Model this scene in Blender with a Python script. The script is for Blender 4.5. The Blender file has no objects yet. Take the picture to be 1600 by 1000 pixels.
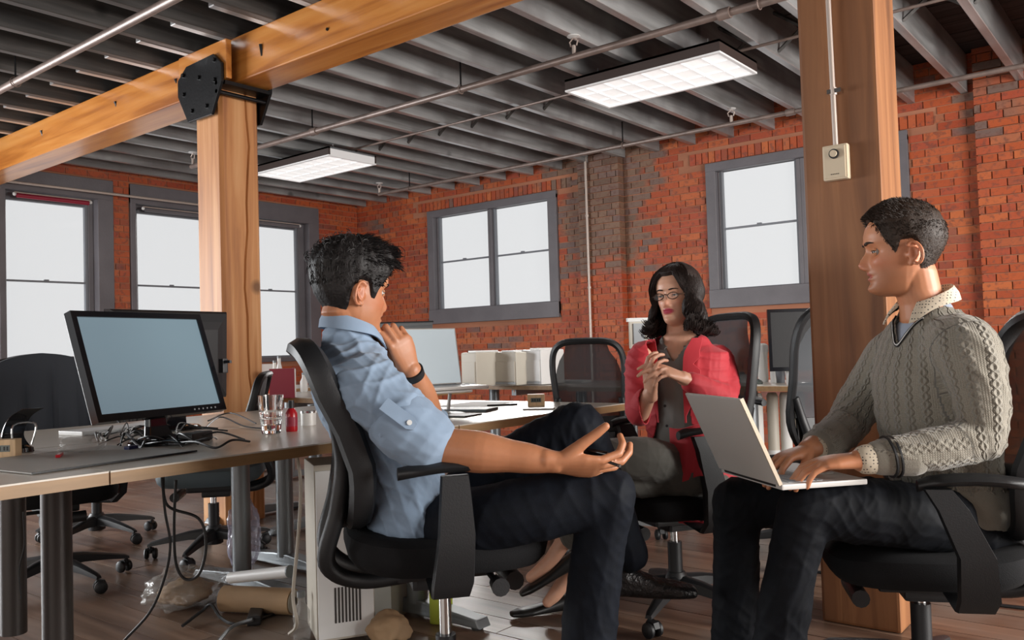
import bpy, bmesh, math, random
import numpy as np
from mathutils import Vector, Matrix, noise
random.seed(7); rng = np.random.RandomState(5)
C = bpy.context.scene.collection
SC = bpy.context.scene
PI = math.pi
def V(*a): return Vector(a)
def rad(a): return math.radians(a)
# ------------------------------------------------------------------ camera
CAMH, FOC = 1.0, 1336.0
YAW, PITCH, ROLL = rad(38.7), rad(1.9), rad(1.73)
F0 = V(-math.sin(YAW), math.cos(YAW), 0); R0 = V(math.cos(YAW), math.sin(YAW), 0); Z = V(0, 0, 1)
FW = F0*math.cos(PITCH) + Z*math.sin(PITCH); U1 = Z*math.cos(PITCH) - F0*math.sin(PITCH)
RR = R0*math.cos(ROLL) - U1*math.sin(ROLL); UU = U1*math.cos(ROLL) + R0*math.sin(ROLL)
cam = bpy.data.objects.new('camera', bpy.data.cameras.new('camera')); C.objects.link(cam)
cam.data.sensor_width = 36; cam.data.lens = FOC/1600*36; cam.data.clip_start = .02
cam.matrix_world = Matrix((( RR.x, UU.x, -FW.x, 0), (RR.y, UU.y, -FW.y, 0), (RR.z, UU.z, -FW.z, CAMH), (0, 0, 0, 1)))
SC.camera = cam
def P(px, py, z):                       # a photo pixel at a depth -> a point of the room
    return V(0, 0, CAMH) + z*(FW + RR*((px-800)/FOC) + UU*((500-py)/FOC))
def G(px, py, h):                       # a photo pixel on a level plane
    d = FW + RR*((px-800)/FOC) + UU*((500-py)/FOC)
    return V(0, 0, CAMH) + d*((h-CAMH)/d.z)
# ------------------------------------------------------------------ world, lights, exposure
SC.view_settings.view_transform = 'Standard'; SC.view_settings.look = 'None'
SC.view_settings.exposure = 0.0; SC.view_settings.gamma = 1.0; SC.view_settings.use_curve_mapping = False
w = bpy.data.worlds.new('overcast'); SC.world = w; w.use_nodes = True
bg = w.node_tree.nodes['Background']; bg.inputs[0].default_value = (.97, .985, 1, 1); bg.inputs[1].default_value = .80
def area(name, loc, target, sx, sy, power, col=(1, 1, 1)):
    l = bpy.data.lights.new(name, 'AREA'); l.shape = 'RECTANGLE'; l.size = sx; l.size_y = sy; l.energy = power; l.color = col
    o = bpy.data.objects.new(name, l); C.objects.link(o); o.location = loc
    o.rotation_euler = (Vector(target)-Vector(loc)).to_track_quat('-Z', 'Y').to_euler(); return o
# right: off-frame window; front and left: unseen lamps added as fill and rim
area('daylight_right', (3.05, 3.5, 1.5), (-3, 3.0, 1.5), 3.0, 1.8, 460, (1, .97, .93))
area('fill_light_front', (-2.2, -3.3, 1.35), (-3.0, 4, 1.7), 6.0, 1.7, 82, (1, .95, .88))
area('rim_light_left', (-8.45, .2, 1.35), (-3, 1.6, 1.5), 4.8, 1.7, 640, (.95, .98, 1))
sun = bpy.data.objects.new('sun', bpy.data.lights.new('sun', 'SUN')); C.objects.link(sun)
sun.data.energy = 3.6; sun.data.angle = rad(20); sun.data.color = (1, .97, .94)
sun.rotation_euler = V(.55, -.80, -.30).to_track_quat('-Z', 'Y').to_euler()
# ------------------------------------------------------------------ materials
def nt(name):
    m = bpy.data.materials.new(name); m.use_nodes = True
    return m, m.node_tree.nodes, m.node_tree.links, m.node_tree.nodes['Principled BSDF']
def c4(c): return (c[0], c[1], c[2], 1)
def mat(name, col, rough=.6, metal=0, var=.0, vscale=20, bump=0, bscale=60, spec=.5, stretch=(1, 1, 1), trans=0, alpha=1, emit=None, estr=1, coat=0, sheen=0, col2=None, sss=0, coord='Object', lo=.4, hi=.6):
    m, N, L, b = nt(name)
    b.inputs['Base Color'].default_value = c4(col); b.inputs['Roughness'].default_value = rough
    b.inputs['Metallic'].default_value = metal; b.inputs['Specular IOR Level'].default_value = spec
    b.inputs['Transmission Weight'].default_value = trans; b.inputs['Alpha'].default_value = alpha
    b.inputs['Coat Weight'].default_value = coat; b.inputs['Sheen Weight'].default_value = sheen
    if sss: b.inputs['Subsurface Weight'].default_value = sss; b.inputs['Subsurface Scale'].default_value = .01; b.inputs['Subsurface Radius'].default_value = (1, .35, .2)
    if emit: b.inputs['Emission Color'].default_value = c4(emit); b.inputs['Emission Strength'].default_value = estr
    if var or bump or col2:
        tc = N.new('ShaderNodeTexCoord'); mp = N.new('ShaderNodeMapping'); mp.inputs['Scale'].default_value = stretch
        L.new(tc.outputs[coord], mp.inputs[0])
    if var or col2:
        n = N.new('ShaderNodeTexNoise'); n.inputs['Scale'].default_value = vscale; n.inputs['Detail'].default_value = 5
        L.new(mp.outputs[0], n.inputs[0])
        r = N.new('ShaderNodeMapRange'); r.inputs[1].default_value = lo-.1; r.inputs[2].default_value = hi+.1; L.new(n.outputs[0], r.inputs[0])
        x = N.new('ShaderNodeMix'); x.data_type = 'RGBA'; L.new(r.outputs[0], x.inputs[0])
        a2 = col2 if col2 else tuple(min(1, k*(1+var)) for k in col)
        a1 = col if col2 else tuple(k*(1-var) for k in col)
        x.inputs[6].default_value = c4(a1); x.inputs[7].default_value = c4(a2)
        L.new(x.outputs[2], b.inputs['Base Color'])
    if bump:
        n2 = N.new('ShaderNodeTexNoise'); n2.inputs['Scale'].default_value = bscale; n2.inputs['Detail'].default_value = 4
        L.new(mp.outputs[0], n2.inputs[0])
        bp = N.new('ShaderNodeBump'); bp.inputs['Strength'].default_value = min(1, bump); bp.inputs['Distance'].default_value = .01
        L.new(n2.outputs[0], bp.inputs['Height']); L.new(bp.outputs[0], b.inputs['Normal'])
    return m
def mathn(N, L, op, a, b=None, c=None):
    n = N.new('ShaderNodeMath'); n.operation = op
    for i, k in enumerate((a, b, c)):
        if k is None: continue
        if hasattr(k, 'node'): L.new(k, n.inputs[i])
        else: n.inputs[i].default_value = k
    return n.outputs[0]
def ramp(N, L, src, stops, interp='LINEAR'):
    r = N.new('ShaderNodeValToRGB'); r.color_ramp.interpolation = interp
    while len(r.color_ramp.elements) < len(stops): r.color_ramp.elements.new(.5)
    for e, (p, c) in zip(r.color_ramp.elements, stops): e.position = p; e.color = c4(c)
    L.new(src, r.inputs[0]); return r.outputs[0]
def mix(N, L, f, a, b, mode='MIX'):
    x = N.new('ShaderNodeMix'); x.data_type = 'RGBA'; x.blend_type = mode
    for i, k in ((0, f), (6, a), (7, b)):
        if hasattr(k, 'node'): L.new(k, x.inputs[i])
        else: x.inputs[i].default_value = k if i == 0 else c4(k)
    return x.outputs[2]
def brick_material():
    m, N, L, b = nt('painted_brick')
    geo = N.new('ShaderNodeNewGeometry'); oi = N.new('ShaderNodeObjectInfo')
    rnd = mathn(N, L, 'FRACT', mathn(N, L, 'ADD', geo.outputs['Random Per Island'], mathn(N, L, 'MULTIPLY', oi.outputs['Random'], 3.7)))
    base = ramp(N, L, rnd, [(0, (.33, .050, .014)), (.3, (.44, .085, .018)), (.55, (.37, .062, .024)), (.82, (.50, .125, .033)), (1, (.24, .045, .025))])
    n1 = N.new('ShaderNodeTexNoise'); n1.inputs['Scale'].default_value = .75; n1.inputs['Detail'].default_value = 5; L.new(geo.outputs['Position'], n1.inputs[0])
    sep = N.new('ShaderNodeSeparateXYZ'); L.new(geo.outputs['Position'], sep.inputs[0])
    # bare brown brick where the paint never reached: between the two right-wall windows, high up
    gx = mathn(N, L, 'ABSOLUTE', mathn(N, L, 'ADD', sep.outputs[0], 4.85)); gx = mathn(N, L, 'SUBTRACT', 1.0, mathn(N, L, 'MULTIPLY', gx, 1.15))
    gz = mathn(N, L, 'MULTIPLY', mathn(N, L, 'SUBTRACT', sep.outputs[2], 1.55), 1.6)
    gm = mathn(N, L, 'MINIMUM', mathn(N, L, 'MAXIMUM', gx, 0.0), mathn(N, L, 'MAXIMUM', mathn(N, L, 'MINIMUM', gz, 1.0), 0.0))
    k = mathn(N, L, 'ADD', mathn(N, L, 'MULTIPLY', n1.outputs[0], .75), mathn(N, L, 'MULTIPLY', rnd, .30))
    k = mathn(N, L, 'ADD', k, mathn(N, L, 'MULTIPLY', gm, .55))
    mr = N.new('ShaderNodeMapRange'); mr.inputs[1].default_value = .66; mr.inputs[2].default_value = .74; L.new(k, mr.inputs[0])
    brown = ramp(N, L, rnd, [(0, (.13, .075, .05)), (.5, (.21, .12, .075)), (1, (.16, .10, .085))])
    col = mix(N, L, mr.outputs[0], base, brown)
    n2 = N.new('ShaderNodeTexNoise'); n2.inputs['Scale'].default_value = 28; n2.inputs['Detail'].default_value = 6; L.new(geo.outputs['Position'], n2.inputs[0])
    d = N.new('ShaderNodeMapRange'); d.inputs[1].default_value = .52; d.inputs[2].default_value = .64; L.new(n2.outputs[0], d.inputs[0])
    col = mix(N, L, mathn(N, L, 'MULTIPLY', d.outputs[0], .6), col, (.13, .045, .03))
    L.new(col, b.inputs['Base Color']); b.inputs['Roughness'].default_value = .62
    bp = N.new('ShaderNodeBump'); bp.inputs['Strength'].default_value = .6; bp.inputs['Distance'].default_value = .008; L.new(n2.outputs[0], bp.inputs['Height']); L.new(bp.outputs[0], b.inputs['Normal'])
    return m
def wood_material(name, a, b_, c_, axis=0, rough=.5, scale=1, rndmix=0, coat=0, worn=None):
    m, N, L, b = nt(name)
    geo = N.new('ShaderNodeNewGeometry'); oi = N.new('ShaderNodeObjectInfo')
    mp = N.new('ShaderNodeMapping'); s = [14*scale]*3; s[axis] = .9*scale; mp.inputs['Scale'].default_value = s
    L.new(geo.outputs['Position'], mp.inputs[0])
    cb = N.new('ShaderNodeCombineXYZ'); L.new(mathn(N, L, 'MULTIPLY', oi.outputs['Random'], 30.0), cb.inputs[axis]); L.new(cb.outputs[0], mp.inputs[1])
    n = N.new('ShaderNodeTexNoise'); n.inputs['Scale'].default_value = 1; n.inputs['Detail'].default_value = 7; n.inputs['Distortion'].default_value = .6; L.new(mp.outputs[0], n.inputs[0])
    col = ramp(N, L, n.outputs[0], [(.3, a), (.5, b_), (.7, c_)])
    if rndmix:
        col = mix(N, L, rndmix, col, ramp(N, L, oi.outputs['Random'], [(0, (.55, .5, .5)), (.5, (1, 1, 1)), (1, (1.35, 1.3, 1.3))]), 'MULTIPLY')
    if worn:
        n3 = N.new('ShaderNodeTexNoise'); n3.inputs['Scale'].default_value = 1.6; n3.inputs['Detail'].default_value = 7; L.new(geo.outputs['Position'], n3.inputs[0])
        wr = N.new('ShaderNodeMapRange'); wr.inputs[1].default_value = .48; wr.inputs[2].default_value = .66; L.new(n3.outputs[0], wr.inputs[0])
        col = mix(N, L, wr.outputs[0], col, worn)
    # knots
    vo = N.new('ShaderNodeTexVoronoi'); vo.inputs['Scale'].default_value = 1.7*scale; L.new(geo.outputs['Position'], vo.inputs[0])
    kr = N.new('ShaderNodeMapRange'); kr.inputs[1].default_value = .05; kr.inputs[2].default_value = .10; kr.inputs[3].default_value = 1; kr.inputs[4].default_value = 0; L.new(vo.outputs[0], kr.inputs[0])
    col = mix(N, L, mathn(N, L, 'MULTIPLY', kr.outputs[0], .75), col, tuple(k*.25 for k in a))
    L.new(col, b.inputs['Base Color']); b.inputs['Roughness'].default_value = rough; b.inputs['Coat Weight'].default_value = coat
    b.inputs['Coat Roughness'].default_value = .22
    bp = N.new('ShaderNodeBump'); bp.inputs['Strength'].default_value = .35; bp.inputs['Distance'].default_value = .006; L.new(n.outputs[0], bp.inputs['Height']); L.new(bp.outputs[0], b.inputs['Normal'])
    return m
M = {}
M['brick'] = brick_material()
M['mortar'] = mat('mortar', (.36, .15, .085), .9, var=.25, vscale=8, bump=.5, coord='Generated')
M['beam'] = wood_material('orange_timber_x', (.30, .09, .014), (.50, .185, .035), (.60, .26, .065), 0, .36, coat=.5)
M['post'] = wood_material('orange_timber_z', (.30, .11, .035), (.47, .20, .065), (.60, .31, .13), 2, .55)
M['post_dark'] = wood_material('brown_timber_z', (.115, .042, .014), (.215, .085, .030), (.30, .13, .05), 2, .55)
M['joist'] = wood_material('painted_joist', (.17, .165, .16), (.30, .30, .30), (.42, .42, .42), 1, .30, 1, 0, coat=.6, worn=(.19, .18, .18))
M['joist_near'] = wood_material('dark_joist', (.03, .028, .027), (.06, .056, .053), (.12, .11, .105), 1, .5, 1)  # near joists and bridging in a much darker grey
M['deck'] = wood_material('ceiling_board', (.018, .017, .018), (.032, .03, .03), (.05, .046, .045), 0, .8)
M['floor'] = wood_material('worn_floorboard', (.085, .050, .034), (.15, .092, .062), (.23, .15, .105), 0, .34, 1, .8, worn=(.20, .165, .14))
M['gap'] = mat('floor_gap', (.02, .014, .01), .9)
M['trim'] = mat('grey_trim_paint', (.125, .115, .125), .5, var=.12, vscale=4, bump=.15)
M['sash'] = mat('grey_sash_paint', (.16, .17, .19), .45)
M['pane'] = mat('window_glass', (1, 1, 1), .02, spec=.3, alpha=.06)
M['pipe'] = mat('painted_pipe', (.20, .15, .13), .4, .25, var=.2, vscale=12)
M['pipe_light'] = mat('pale_conduit', (.50, .42, .37), .4, .3)
M['steel_black'] = mat('black_steel', (.006, .006, .007), .38, .4, bump=.1)
M['fixture'] = mat('dark_fixture_enamel', (.05, .034, .03), .45)
M['fixture_white'] = mat('glowing_white_enamel', (.75, .75, .75), .4, emit=(1, 1, 1), estr=.12)  # glow added to the enamel, so frame and end plate look lit
M['lens'] = mat('lit_diffuser', (.8, .8, .8), .4, emit=(1, .99, .97), estr=.62)
M['louver'] = mat('diffuser_louver', (.9, .9, .9), .4, emit=(1, 1, 1), estr=.35)
M['laminate'] = mat('pale_desk_laminate', (.56, .51, .44), .28, var=.06, vscale=3)
M['edge'] = mat('wood_edge_band', (.27, .155, .065), .45, var=.2, vscale=5, stretch=(8, 1, 8))
M['leg_grey'] = mat('grey_metal_leg', (.19, .205, .215), .4, .5)
M['leg_dark'] = mat('dark_metal_leg', (.055, .048, .045), .4, .4)
M['black'] = mat('black_plastic', (.009, .0095, .011), .5, bump=.08, bscale=300)
M['black_soft'] = mat('black_fabric', (.006, .006, .007), .9, bump=.2, bscale=400, spec=.25)
M['black_gloss'] = mat('black_gloss', (.008, .008, .01), .12)
M['chrome'] = mat('chrome', (.7, .7, .7), .15, 1)
M['alu'] = mat('aluminium', (.60, .585, .56), .42, .12)
M['alu_edge'] = mat('light_aluminium_edge', (.75, .66, .52), .3, .6)
M['white'] = mat('white_plastic', (.68, .68, .67), .4)
M['offwhite'] = mat('beige_plastic', (.50, .46, .39), .5)
M['paper'] = mat('paper', (.72, .71, .68), .7)
M['screen'] = mat('screen_glass', (.055, .085, .10), .32, spec=.6, emit=(.32, .44, .52), estr=.44)  # emission stands in for window light reflected on the blank screen
M['screen_pale'] = mat('pale_screen', (.16, .19, .2), .3, emit=(.62, .70, .74), estr=.55)
M['keys'] = mat('grey_keys', (.32, .34, .36), .5)
M['red'] = mat('dark_red_cover', (.25, .01, .03), .45)
M['red_liquid'] = mat('red_plastic', (.36, .008, .014), .25)
M['orange'] = mat('orange_plastic', (.75, .10, .03), .45)
M['glass'] = mat('clear_glass', (1, 1, 1), .02, trans=1)
M['clock'] = mat('light_wood', (.58, .40, .23), .5, var=.15, vscale=10, stretch=(1, 8, 1))
M['lcd'] = mat('grey_display', (.10, .12, .11), .3)
M['bag'] = mat('clear_plastic_film', (.42, .41, .39), .18, alpha=.34, bump=.8, bscale=18, spec=.9)
M['bag_lilac'] = mat('lilac_plastic_film', (.42, .40, .50), .2, alpha=.45, bump=.8, bscale=18, spec=.9)
M['kraft'] = mat('kraft_paper', (.38, .25, .14), .75, var=.15, vscale=6, bump=.3, bscale=12)
M['yellowgreen'] = mat('lime_card', (.42, .50, .05), .5)
M['cream'] = mat('cream_enamel', (.60, .50, .36), .4)
def mesh_weave(name="chair_mesh_fabric", col=(.03, .035, .042), a=.91):
    m, N, L, b = nt(name); b.inputs['Base Color'].default_value = c4(col); b.inputs['Roughness'].default_value = .6
    b.inputs['Alpha'].default_value = a; return m
M['mesh'] = mesh_weave()
# ------------------------------------------------------------------ mesh helpers
class MB:
    def __init__(s): s.v = []; s.f = []
    def add(s, vs, fs):
        o = len(s.v); s.v += [tuple(v) for v in vs]; s.f += [tuple(i+o for i in f) for f in fs]; return s
    def box(s, c, d, rot=None):
        c = Vector(c); h = [k/2 for k in d]; pts = []
        for x in (-1, 1):
            for y in (-1, 1):
                for z in (-1, 1):
                    p = Vector((x*h[0], y*h[1], z*h[2])); p = rot @ p if rot else p; pts.append(c+p)
        return s.add(pts, [(0, 1, 3, 2), (4, 6, 7, 5), (0, 4, 5, 1), (2, 3, 7, 6), (0, 2, 6, 4), (1, 5, 7, 3)])
    def b2(s, lo, hi): return s.box([(a+b)/2 for a, b in zip(lo, hi)], [abs(b-a) for a, b in zip(lo, hi)])
    def rings(s, rs, closed=True, cap=True):
        n = len(rs[0]); vs = [p for r in rs for p in r]; fs = []
        for i in range(len(rs)-1):
            for j in range(n if closed else n-1):
                k = (j+1) % n; fs.append((i*n+j, i*n+k, (i+1)*n+k, (i+1)*n+j))
        if cap: fs.append(tuple(range(n-1, -1, -1))); fs.append(tuple(range((len(rs)-1)*n, len(rs)*n)))
        return s.add(vs, fs)
    def tube(s, pts, r, n=8, cap=True, flat=None):
        pts = [Vector(p) for p in pts]; m = len(pts); rs = r if isinstance(r, (list, tuple)) else [r]*m
        t0 = (pts[1]-pts[0]).normalized(); up = Vector((0, 0, 1)) if abs(t0.z) < .9 else Vector((1, 0, 0))
        u = t0.cross(up).normalized(); out = []
        for i in range(m):
            t = (pts[min(i+1, m-1)]-pts[max(i-1, 0)]).normalized()
            u = (u - t*u.dot(t)).normalized(); v_ = t.cross(u)
            out.append([pts[i]+(u*math.cos(a)+v_*math.sin(a)*(flat or 1))*rs[i] for a in [2*PI*k/n for k in range(n)]])
        return s.rings(out, True, cap)
    def cyl(s, a, b, r, r2=None, n=16): return s.tube([a, b], [r, r2 if r2 is not None else r], n)
    def sphere(s, c, r, n=12, m=8):
        c = Vector(c); r = Vector(r) if hasattr(r, '__len__') else Vector((r, r, r)); out = []
        for i in range(m+1):
            t = PI*(.02+.96*i/m); out.append([c+Vector((r.x*math.sin(t)*math.cos(2*PI*j/n), r.y*math.sin(t)*math.sin(2*PI*j/n), -r.z*math.cos(t))) for j in range(n)])
        return s.rings(out)
    def lathe(s, c, prof, n=20, cap=True):
        c = Vector(c); return s.rings([[c+Vector((r*math.cos(2*PI*j/n), r*math.sin(2*PI*j/n), z)) for j in range(n)] for r, z in prof], True, cap)
    def prism(s, poly, vec):
        a = [Vector(p) for p in poly]; b = [p+Vector(vec) for p in a]; return s.rings([a, b])
    def build(s, name, m, parent=None, smooth=False, bevel=0, seg=2, mats=None, **tags):
        me = bpy.data.meshes.new(name); me.from_pydata(s.v, [], s.f)
        bm = bmesh.new(); bm.from_mesh(me); bmesh.ops.recalc_face_normals(bm, faces=bm.faces)
        if bevel: bmesh.ops.bevel(bm, geom=[e for e in bm.edges if e.calc_face_angle(0) > .5], offset=bevel, segments=seg, affect='EDGES', profile=.7)
        if smooth:
            for f in bm.faces: f.smooth = True
            for e in bm.edges:
                if e.calc_face_angle(0) > .75: e.smooth = False
        bm.to_mesh(me); bm.free()
        me.materials.append(m); return link(name, me, parent, **tags)
def link(name, me, parent=None, **tags):
    o = bpy.data.objects.new(name, me); C.objects.link(o)
    if parent is not None: o.parent = parent
    for k, v_ in tags.items(): o[k] = v_
    return o
def thing(name, label, cat, loc=(0, 0, 0), rz=0, group=None):
    o = bpy.data.objects.new(name, None); C.objects.link(o); o.location = loc; o.rotation_euler = (0, 0, rz)
    o.empty_display_size = .1; o['label'] = label; o['category'] = cat
    if group: o['group'] = group
    return o
def tag(o, label, cat, group=None):
    o['label'] = label; o['category'] = cat
    if group: o['group'] = group
    return o
def dup(root, loc=None, rz=None, label=None, group=None):
    def cp(o, par):
        c = o.copy(); C.objects.link(c)
        if par is not None: c.parent = par
        for ch in list(o.children): cp(ch, c)
        return c
    r = cp(root, None)
    if loc is not None: r.location = loc
    if rz is not None: r.rotation_euler = (0, 0, rz)
    if label: r['label'] = label
    if group: r['group'] = group
    return r
def spline(pts, n=6):
    pts = [Vector(p) for p in pts]; out = []
    for i in range(len(pts)-1):
        a, b, c, d = pts[max(i-1, 0)], pts[i], pts[i+1], pts[min(i+2, len(pts)-1)]
        for k in range(n):
            t = k/n; out.append(.5*((2*b)+(c-a)*t+(2*a-5*b+4*c-d)*t*t+(3*b-a-3*c+d)*t**3))
    return out+[pts[-1]]
# ================================================================== the setting
XL, YB, XR, YF = -8.68, 7.6, 3.1, -3.4      # left wall, back wall, right wall, wall behind the camera
JB, DECK = 2.93, 3.24                       # joist undersides, ceiling boards
S = dict(kind='structure')
# floor: bed plus single boards
fl = MB().b2((XL-.2, YF-.2, -.12), (XR+.2, YB+.2, -.024)).build('floor', M['gap'], **S)
pw = .145; row = 0; boards = []
y = 0.0
while y < YB:
    x = XL-.6*random.random()*2
    while x < 1.6:
        l = 1.9+1.9*random.random(); x2 = min(x+l, 1.7)
        boards.append((max(x, XL), x2, y, min(y+pw, YB))); x = x2
    y += pw
unit = MB().b2((0, 0, -.024), (1, 1, 0)).build('floorboard', M['floor'], fl)
def keyb(b): return math.hypot((b[0]+b[1])/2+.5, (b[2]+b[3])/2)
boards.sort(key=keyb); rest = MB()
for i, (x1, x2, y1, y2) in enumerate(boards):
    if i >= 295: rest.b2((x1+.002, y1+.002, -.024), (x2-.002, y2-.002, 0)); continue
    o = unit if i == 0 else unit.copy()
    if i: C.objects.link(o); o.parent = fl
    o.location = (x1+.0015, y1+.002, random.uniform(-.0012, .0)); o.scale = (x2-x1-.003, y2-y1-.004, 1)
if rest.v: rest.build('floorboards', M['floor'], fl, kind='stuff')
MB().b2((XL, YF, -.024), (1.7, 0, 0)).b2((1.7, YF, -.024), (XR, YB, 0)).build('floor_area', M['floor'], fl, kind='stuff')
# walls: openings as (a0, a1, z0, z1)
OW_L = [(3.24, 4.26, .96, 2.81), (4.50, 5.58, .96, 2.81), (5.80, 6.90, .96, 2.81)]
OW_B = [(-7.33, -5.43, 1.36, 2.68), (-3.60, -1.84, 1.36, 2.68)]
OW_R = [(2.0, 3.3, .5, 2.5), (3.7, 5.0, .5, 2.5), (-1.5, .3, .5, 2.4)]
OW_F = [(-7.5, -5.5, .5, 2.4), (-4.8, -2.8, .5, 2.4), (-2.1, -.1, .5, 2.4), (.6, 2.6, .5, 2.4)]
def wall(name, horiz, pos, a0, a1, thick, opens, m, z1=DECK+.1):
    mb = MB(); cuts = sorted(set([a0, a1]+[o[0] for o in opens]+[o[1] for o in opens]))
    def put(p, q, zl, zh):
        if horiz: mb.b2((p, pos, zl), (q, pos+thick, zh))
        else: mb.b2((pos, p, zl), (pos+thick, q, zh))
    for p, q in zip(cuts, cuts[1:]):
        o = [k for k in opens if k[0] <= p+1e-4 and k[1] >= q-1e-4]
        if o: put(p, q, -.02, o[0][2]); put(p, q, o[0][3], z1)
        else: put(p, q, -.02, z1)
    return mb.build(name, m, **S)
wl = wall('wall_left', False, XL, YF-.3, YB+.1, -.14, OW_L+[(-2.2, -.9, .5, 2.4), (-.5, .8, .5, 2.4)], M['mortar'])
wb = wall('wall_back', True, YB, XL, XR, .12, OW_B, M['mortar'])
wr = wall('wall_right', False, XR, YF-.3, YB+.3, .3, OW_R, M['mortar'])
wf = wall('wall_front', True, YF, XL, XR, -.3, OW_F, M['mortar'])
# bricks, course by course
CH, BL = .0665, .213
PIL = [(-5.06, -4.55, .10), (-1.30, -.72, .09)]          # pilasters of the back wall: x0, x1, depth
for x0, x1, d in PIL: MB().b2((x0+.012, YB-d+.01, 0), (x1-.012, YB+.01, DECK)).build('pilaster', M['mortar'], wb)
def lay(holes, a0, a1, z1, extra=()):
    out = []; k = 0; z = .004
    while z < z1:
        header = k % 6 == 5; L_ = BL/2 if header else BL
        x = a0 - (k % 2)*L_*.5 - random.random()*.02
        while x < a1:
            segs = [(max(x, a0), min(x+L_, a1))]
            for h0, h1, g0, g1 in holes:
                if z+CH > g0+.012 and z < g1-.012:
                    ns = []
                    for p, q in segs:
                        if q <= h0 or p >= h1: ns.append((p, q))
                        else:
                            if p < h0: ns.append((p, h0))
                            if q > h1: ns.append((h1, q))
                    segs = ns
            out += [(p, q, z, z+CH) for p, q in segs if q-p > .03]
            x += L_
        z += CH; k += 1
    return out
def brick_wall(wallobj, horiz, pos, sgn, bricks, near, limit=296, parent_name='brick'):
    bricks.sort(key=near); ub = None; rest = MB(); g = .0045
    for i, b in enumerate(bricks):
        p, q, z0, z1, d = b; out = .009+random.uniform(-.0025, .003)+d
        if i < limit:
            if ub is None:
                ub = MB().b2((0, 0, 0), (1, 1, 1)).build(parent_name, M['brick'], wallobj); o = ub
            else: o = ub.copy(); C.objects.link(o); o.parent = wallobj
            if horiz: o.location = (p+g, pos-out, z0+g); o.scale = (q-p-2*g, out+.02, z1-z0-2*g)
            else: o.location = (pos-.02, p+g, z0+g); o.scale = (out+.02, q-p-2*g, z1-z0-2*g)
            o.rotation_euler = (0, random.uniform(-.004, .004), 0) if horiz else (random.uniform(-.004, .004), 0, 0)
        else:
            if horiz: rest.b2((p+g, pos-out, z0+g), (q-g, pos+.02, z1-g))
            else: rest.b2((pos-.02, p+g, z0+g), (pos+out, q-g, z1-g))
    if rest.v: rest.build(parent_name+'work', M['brick'], wallobj, kind='stuff')
T = .035
holes_b = [(a-.03, b+.03, c-.04, d+.04+.11) for a, b, c, d in OW_B]
bb = []
marks = [XL]+[v for x0, x1, d in PIL for v in (x0, x1)]+[XR]
for i in range(len(marks)-1):
    dd = PIL[i//2][2] if i % 2 else 0
    bb += [(p, q, z0, z1, dd) for p, q, z0, z1 in lay(holes_b, marks[i], marks[i+1] if i < len(marks)-2 else 1.0, DECK)]
# soldier course above each opening
for a, b, c, d in OW_B:
    x = a-.20
    while x < b+.2:
        bb.append((x, x+CH, d+.04, d+.04+.115, .004)); x += CH
bb = [b for b in bb if not (b[2] < OW_B[0][3]+.15 and b[3] > OW_B[0][3]+.04 and b[4] == 0 and any(b[1] > a-.19 and b[0] < q+.19 for a, q, _, _ in OW_B))]
brick_wall(wb, True, YB, 1, bb, lambda b: math.hypot((b[0]+b[1])/2+.6, 7.6)*1+(0 if b[2] > 1.2 else 2.2) + (3 if (b[0] > -1.4 and b[2] < .9 and b[0] < -.4) else 0) + (9 if b[0] > -.85 else 0))
bl = [(p, q, z0, z1, 0) for p, q, z0, z1 in lay([(a-.03, b+.03, c-.05, d+.03) for a, b, c, d in OW_L], 1.6, YB-.01, DECK)]
brick_wall(wl, False, XL, 1, bl, lambda b: (b[0] if b[2] > .9 else b[0]+6))
MB().b2((XL, 1.0, 0), (XL+.012, 1.6, DECK)).build('brick_edge', M['brick'], wl)
# ceiling boards and joists
ce = MB().b2((XL-.3, YF-.3, DECK+.03), (XR+.3, YB+.3, DECK+.15)).build('ceiling', M['deck'], **S)
mb = MB(); y = YF
ub = MB().b2((XL, 0, DECK), (XR, .13, DECK+.03)).build('ceiling_board', M['deck'], ce)
k = 0
while y < YB:
    o = ub if k == 0 else ub.copy()
    if k: C.objects.link(o); o.parent = ce
    o.location = (0, y, random.uniform(0, .004)); y += .137; k += 1
uj = uk = None
for i in range(30):
    x = -8.52+.397*i
    if x > XR-.1: break
    if uj is None:
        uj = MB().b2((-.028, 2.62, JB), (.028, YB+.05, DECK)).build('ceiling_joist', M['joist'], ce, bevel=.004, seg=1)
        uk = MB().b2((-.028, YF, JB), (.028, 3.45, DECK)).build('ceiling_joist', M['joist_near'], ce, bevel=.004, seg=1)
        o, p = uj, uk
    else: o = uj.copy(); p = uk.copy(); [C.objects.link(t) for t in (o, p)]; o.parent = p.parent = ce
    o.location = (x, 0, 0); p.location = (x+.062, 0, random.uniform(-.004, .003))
# cross bridging between joists
mb = MB()
for i in range(24):
    x = -8.52+.397*i
    for sgn in (1, -1):
        a, b = V(x+.03, 5.62+.03*sgn, JB+.03 if sgn > 0 else DECK-.03), V(x+.367, 5.62+.03*sgn, DECK-.03 if sgn > 0 else JB+.03)
        mb.tube([a, b], .014, 4)
mb.build('joist_bridging', M['joist_near'], ce)
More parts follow.
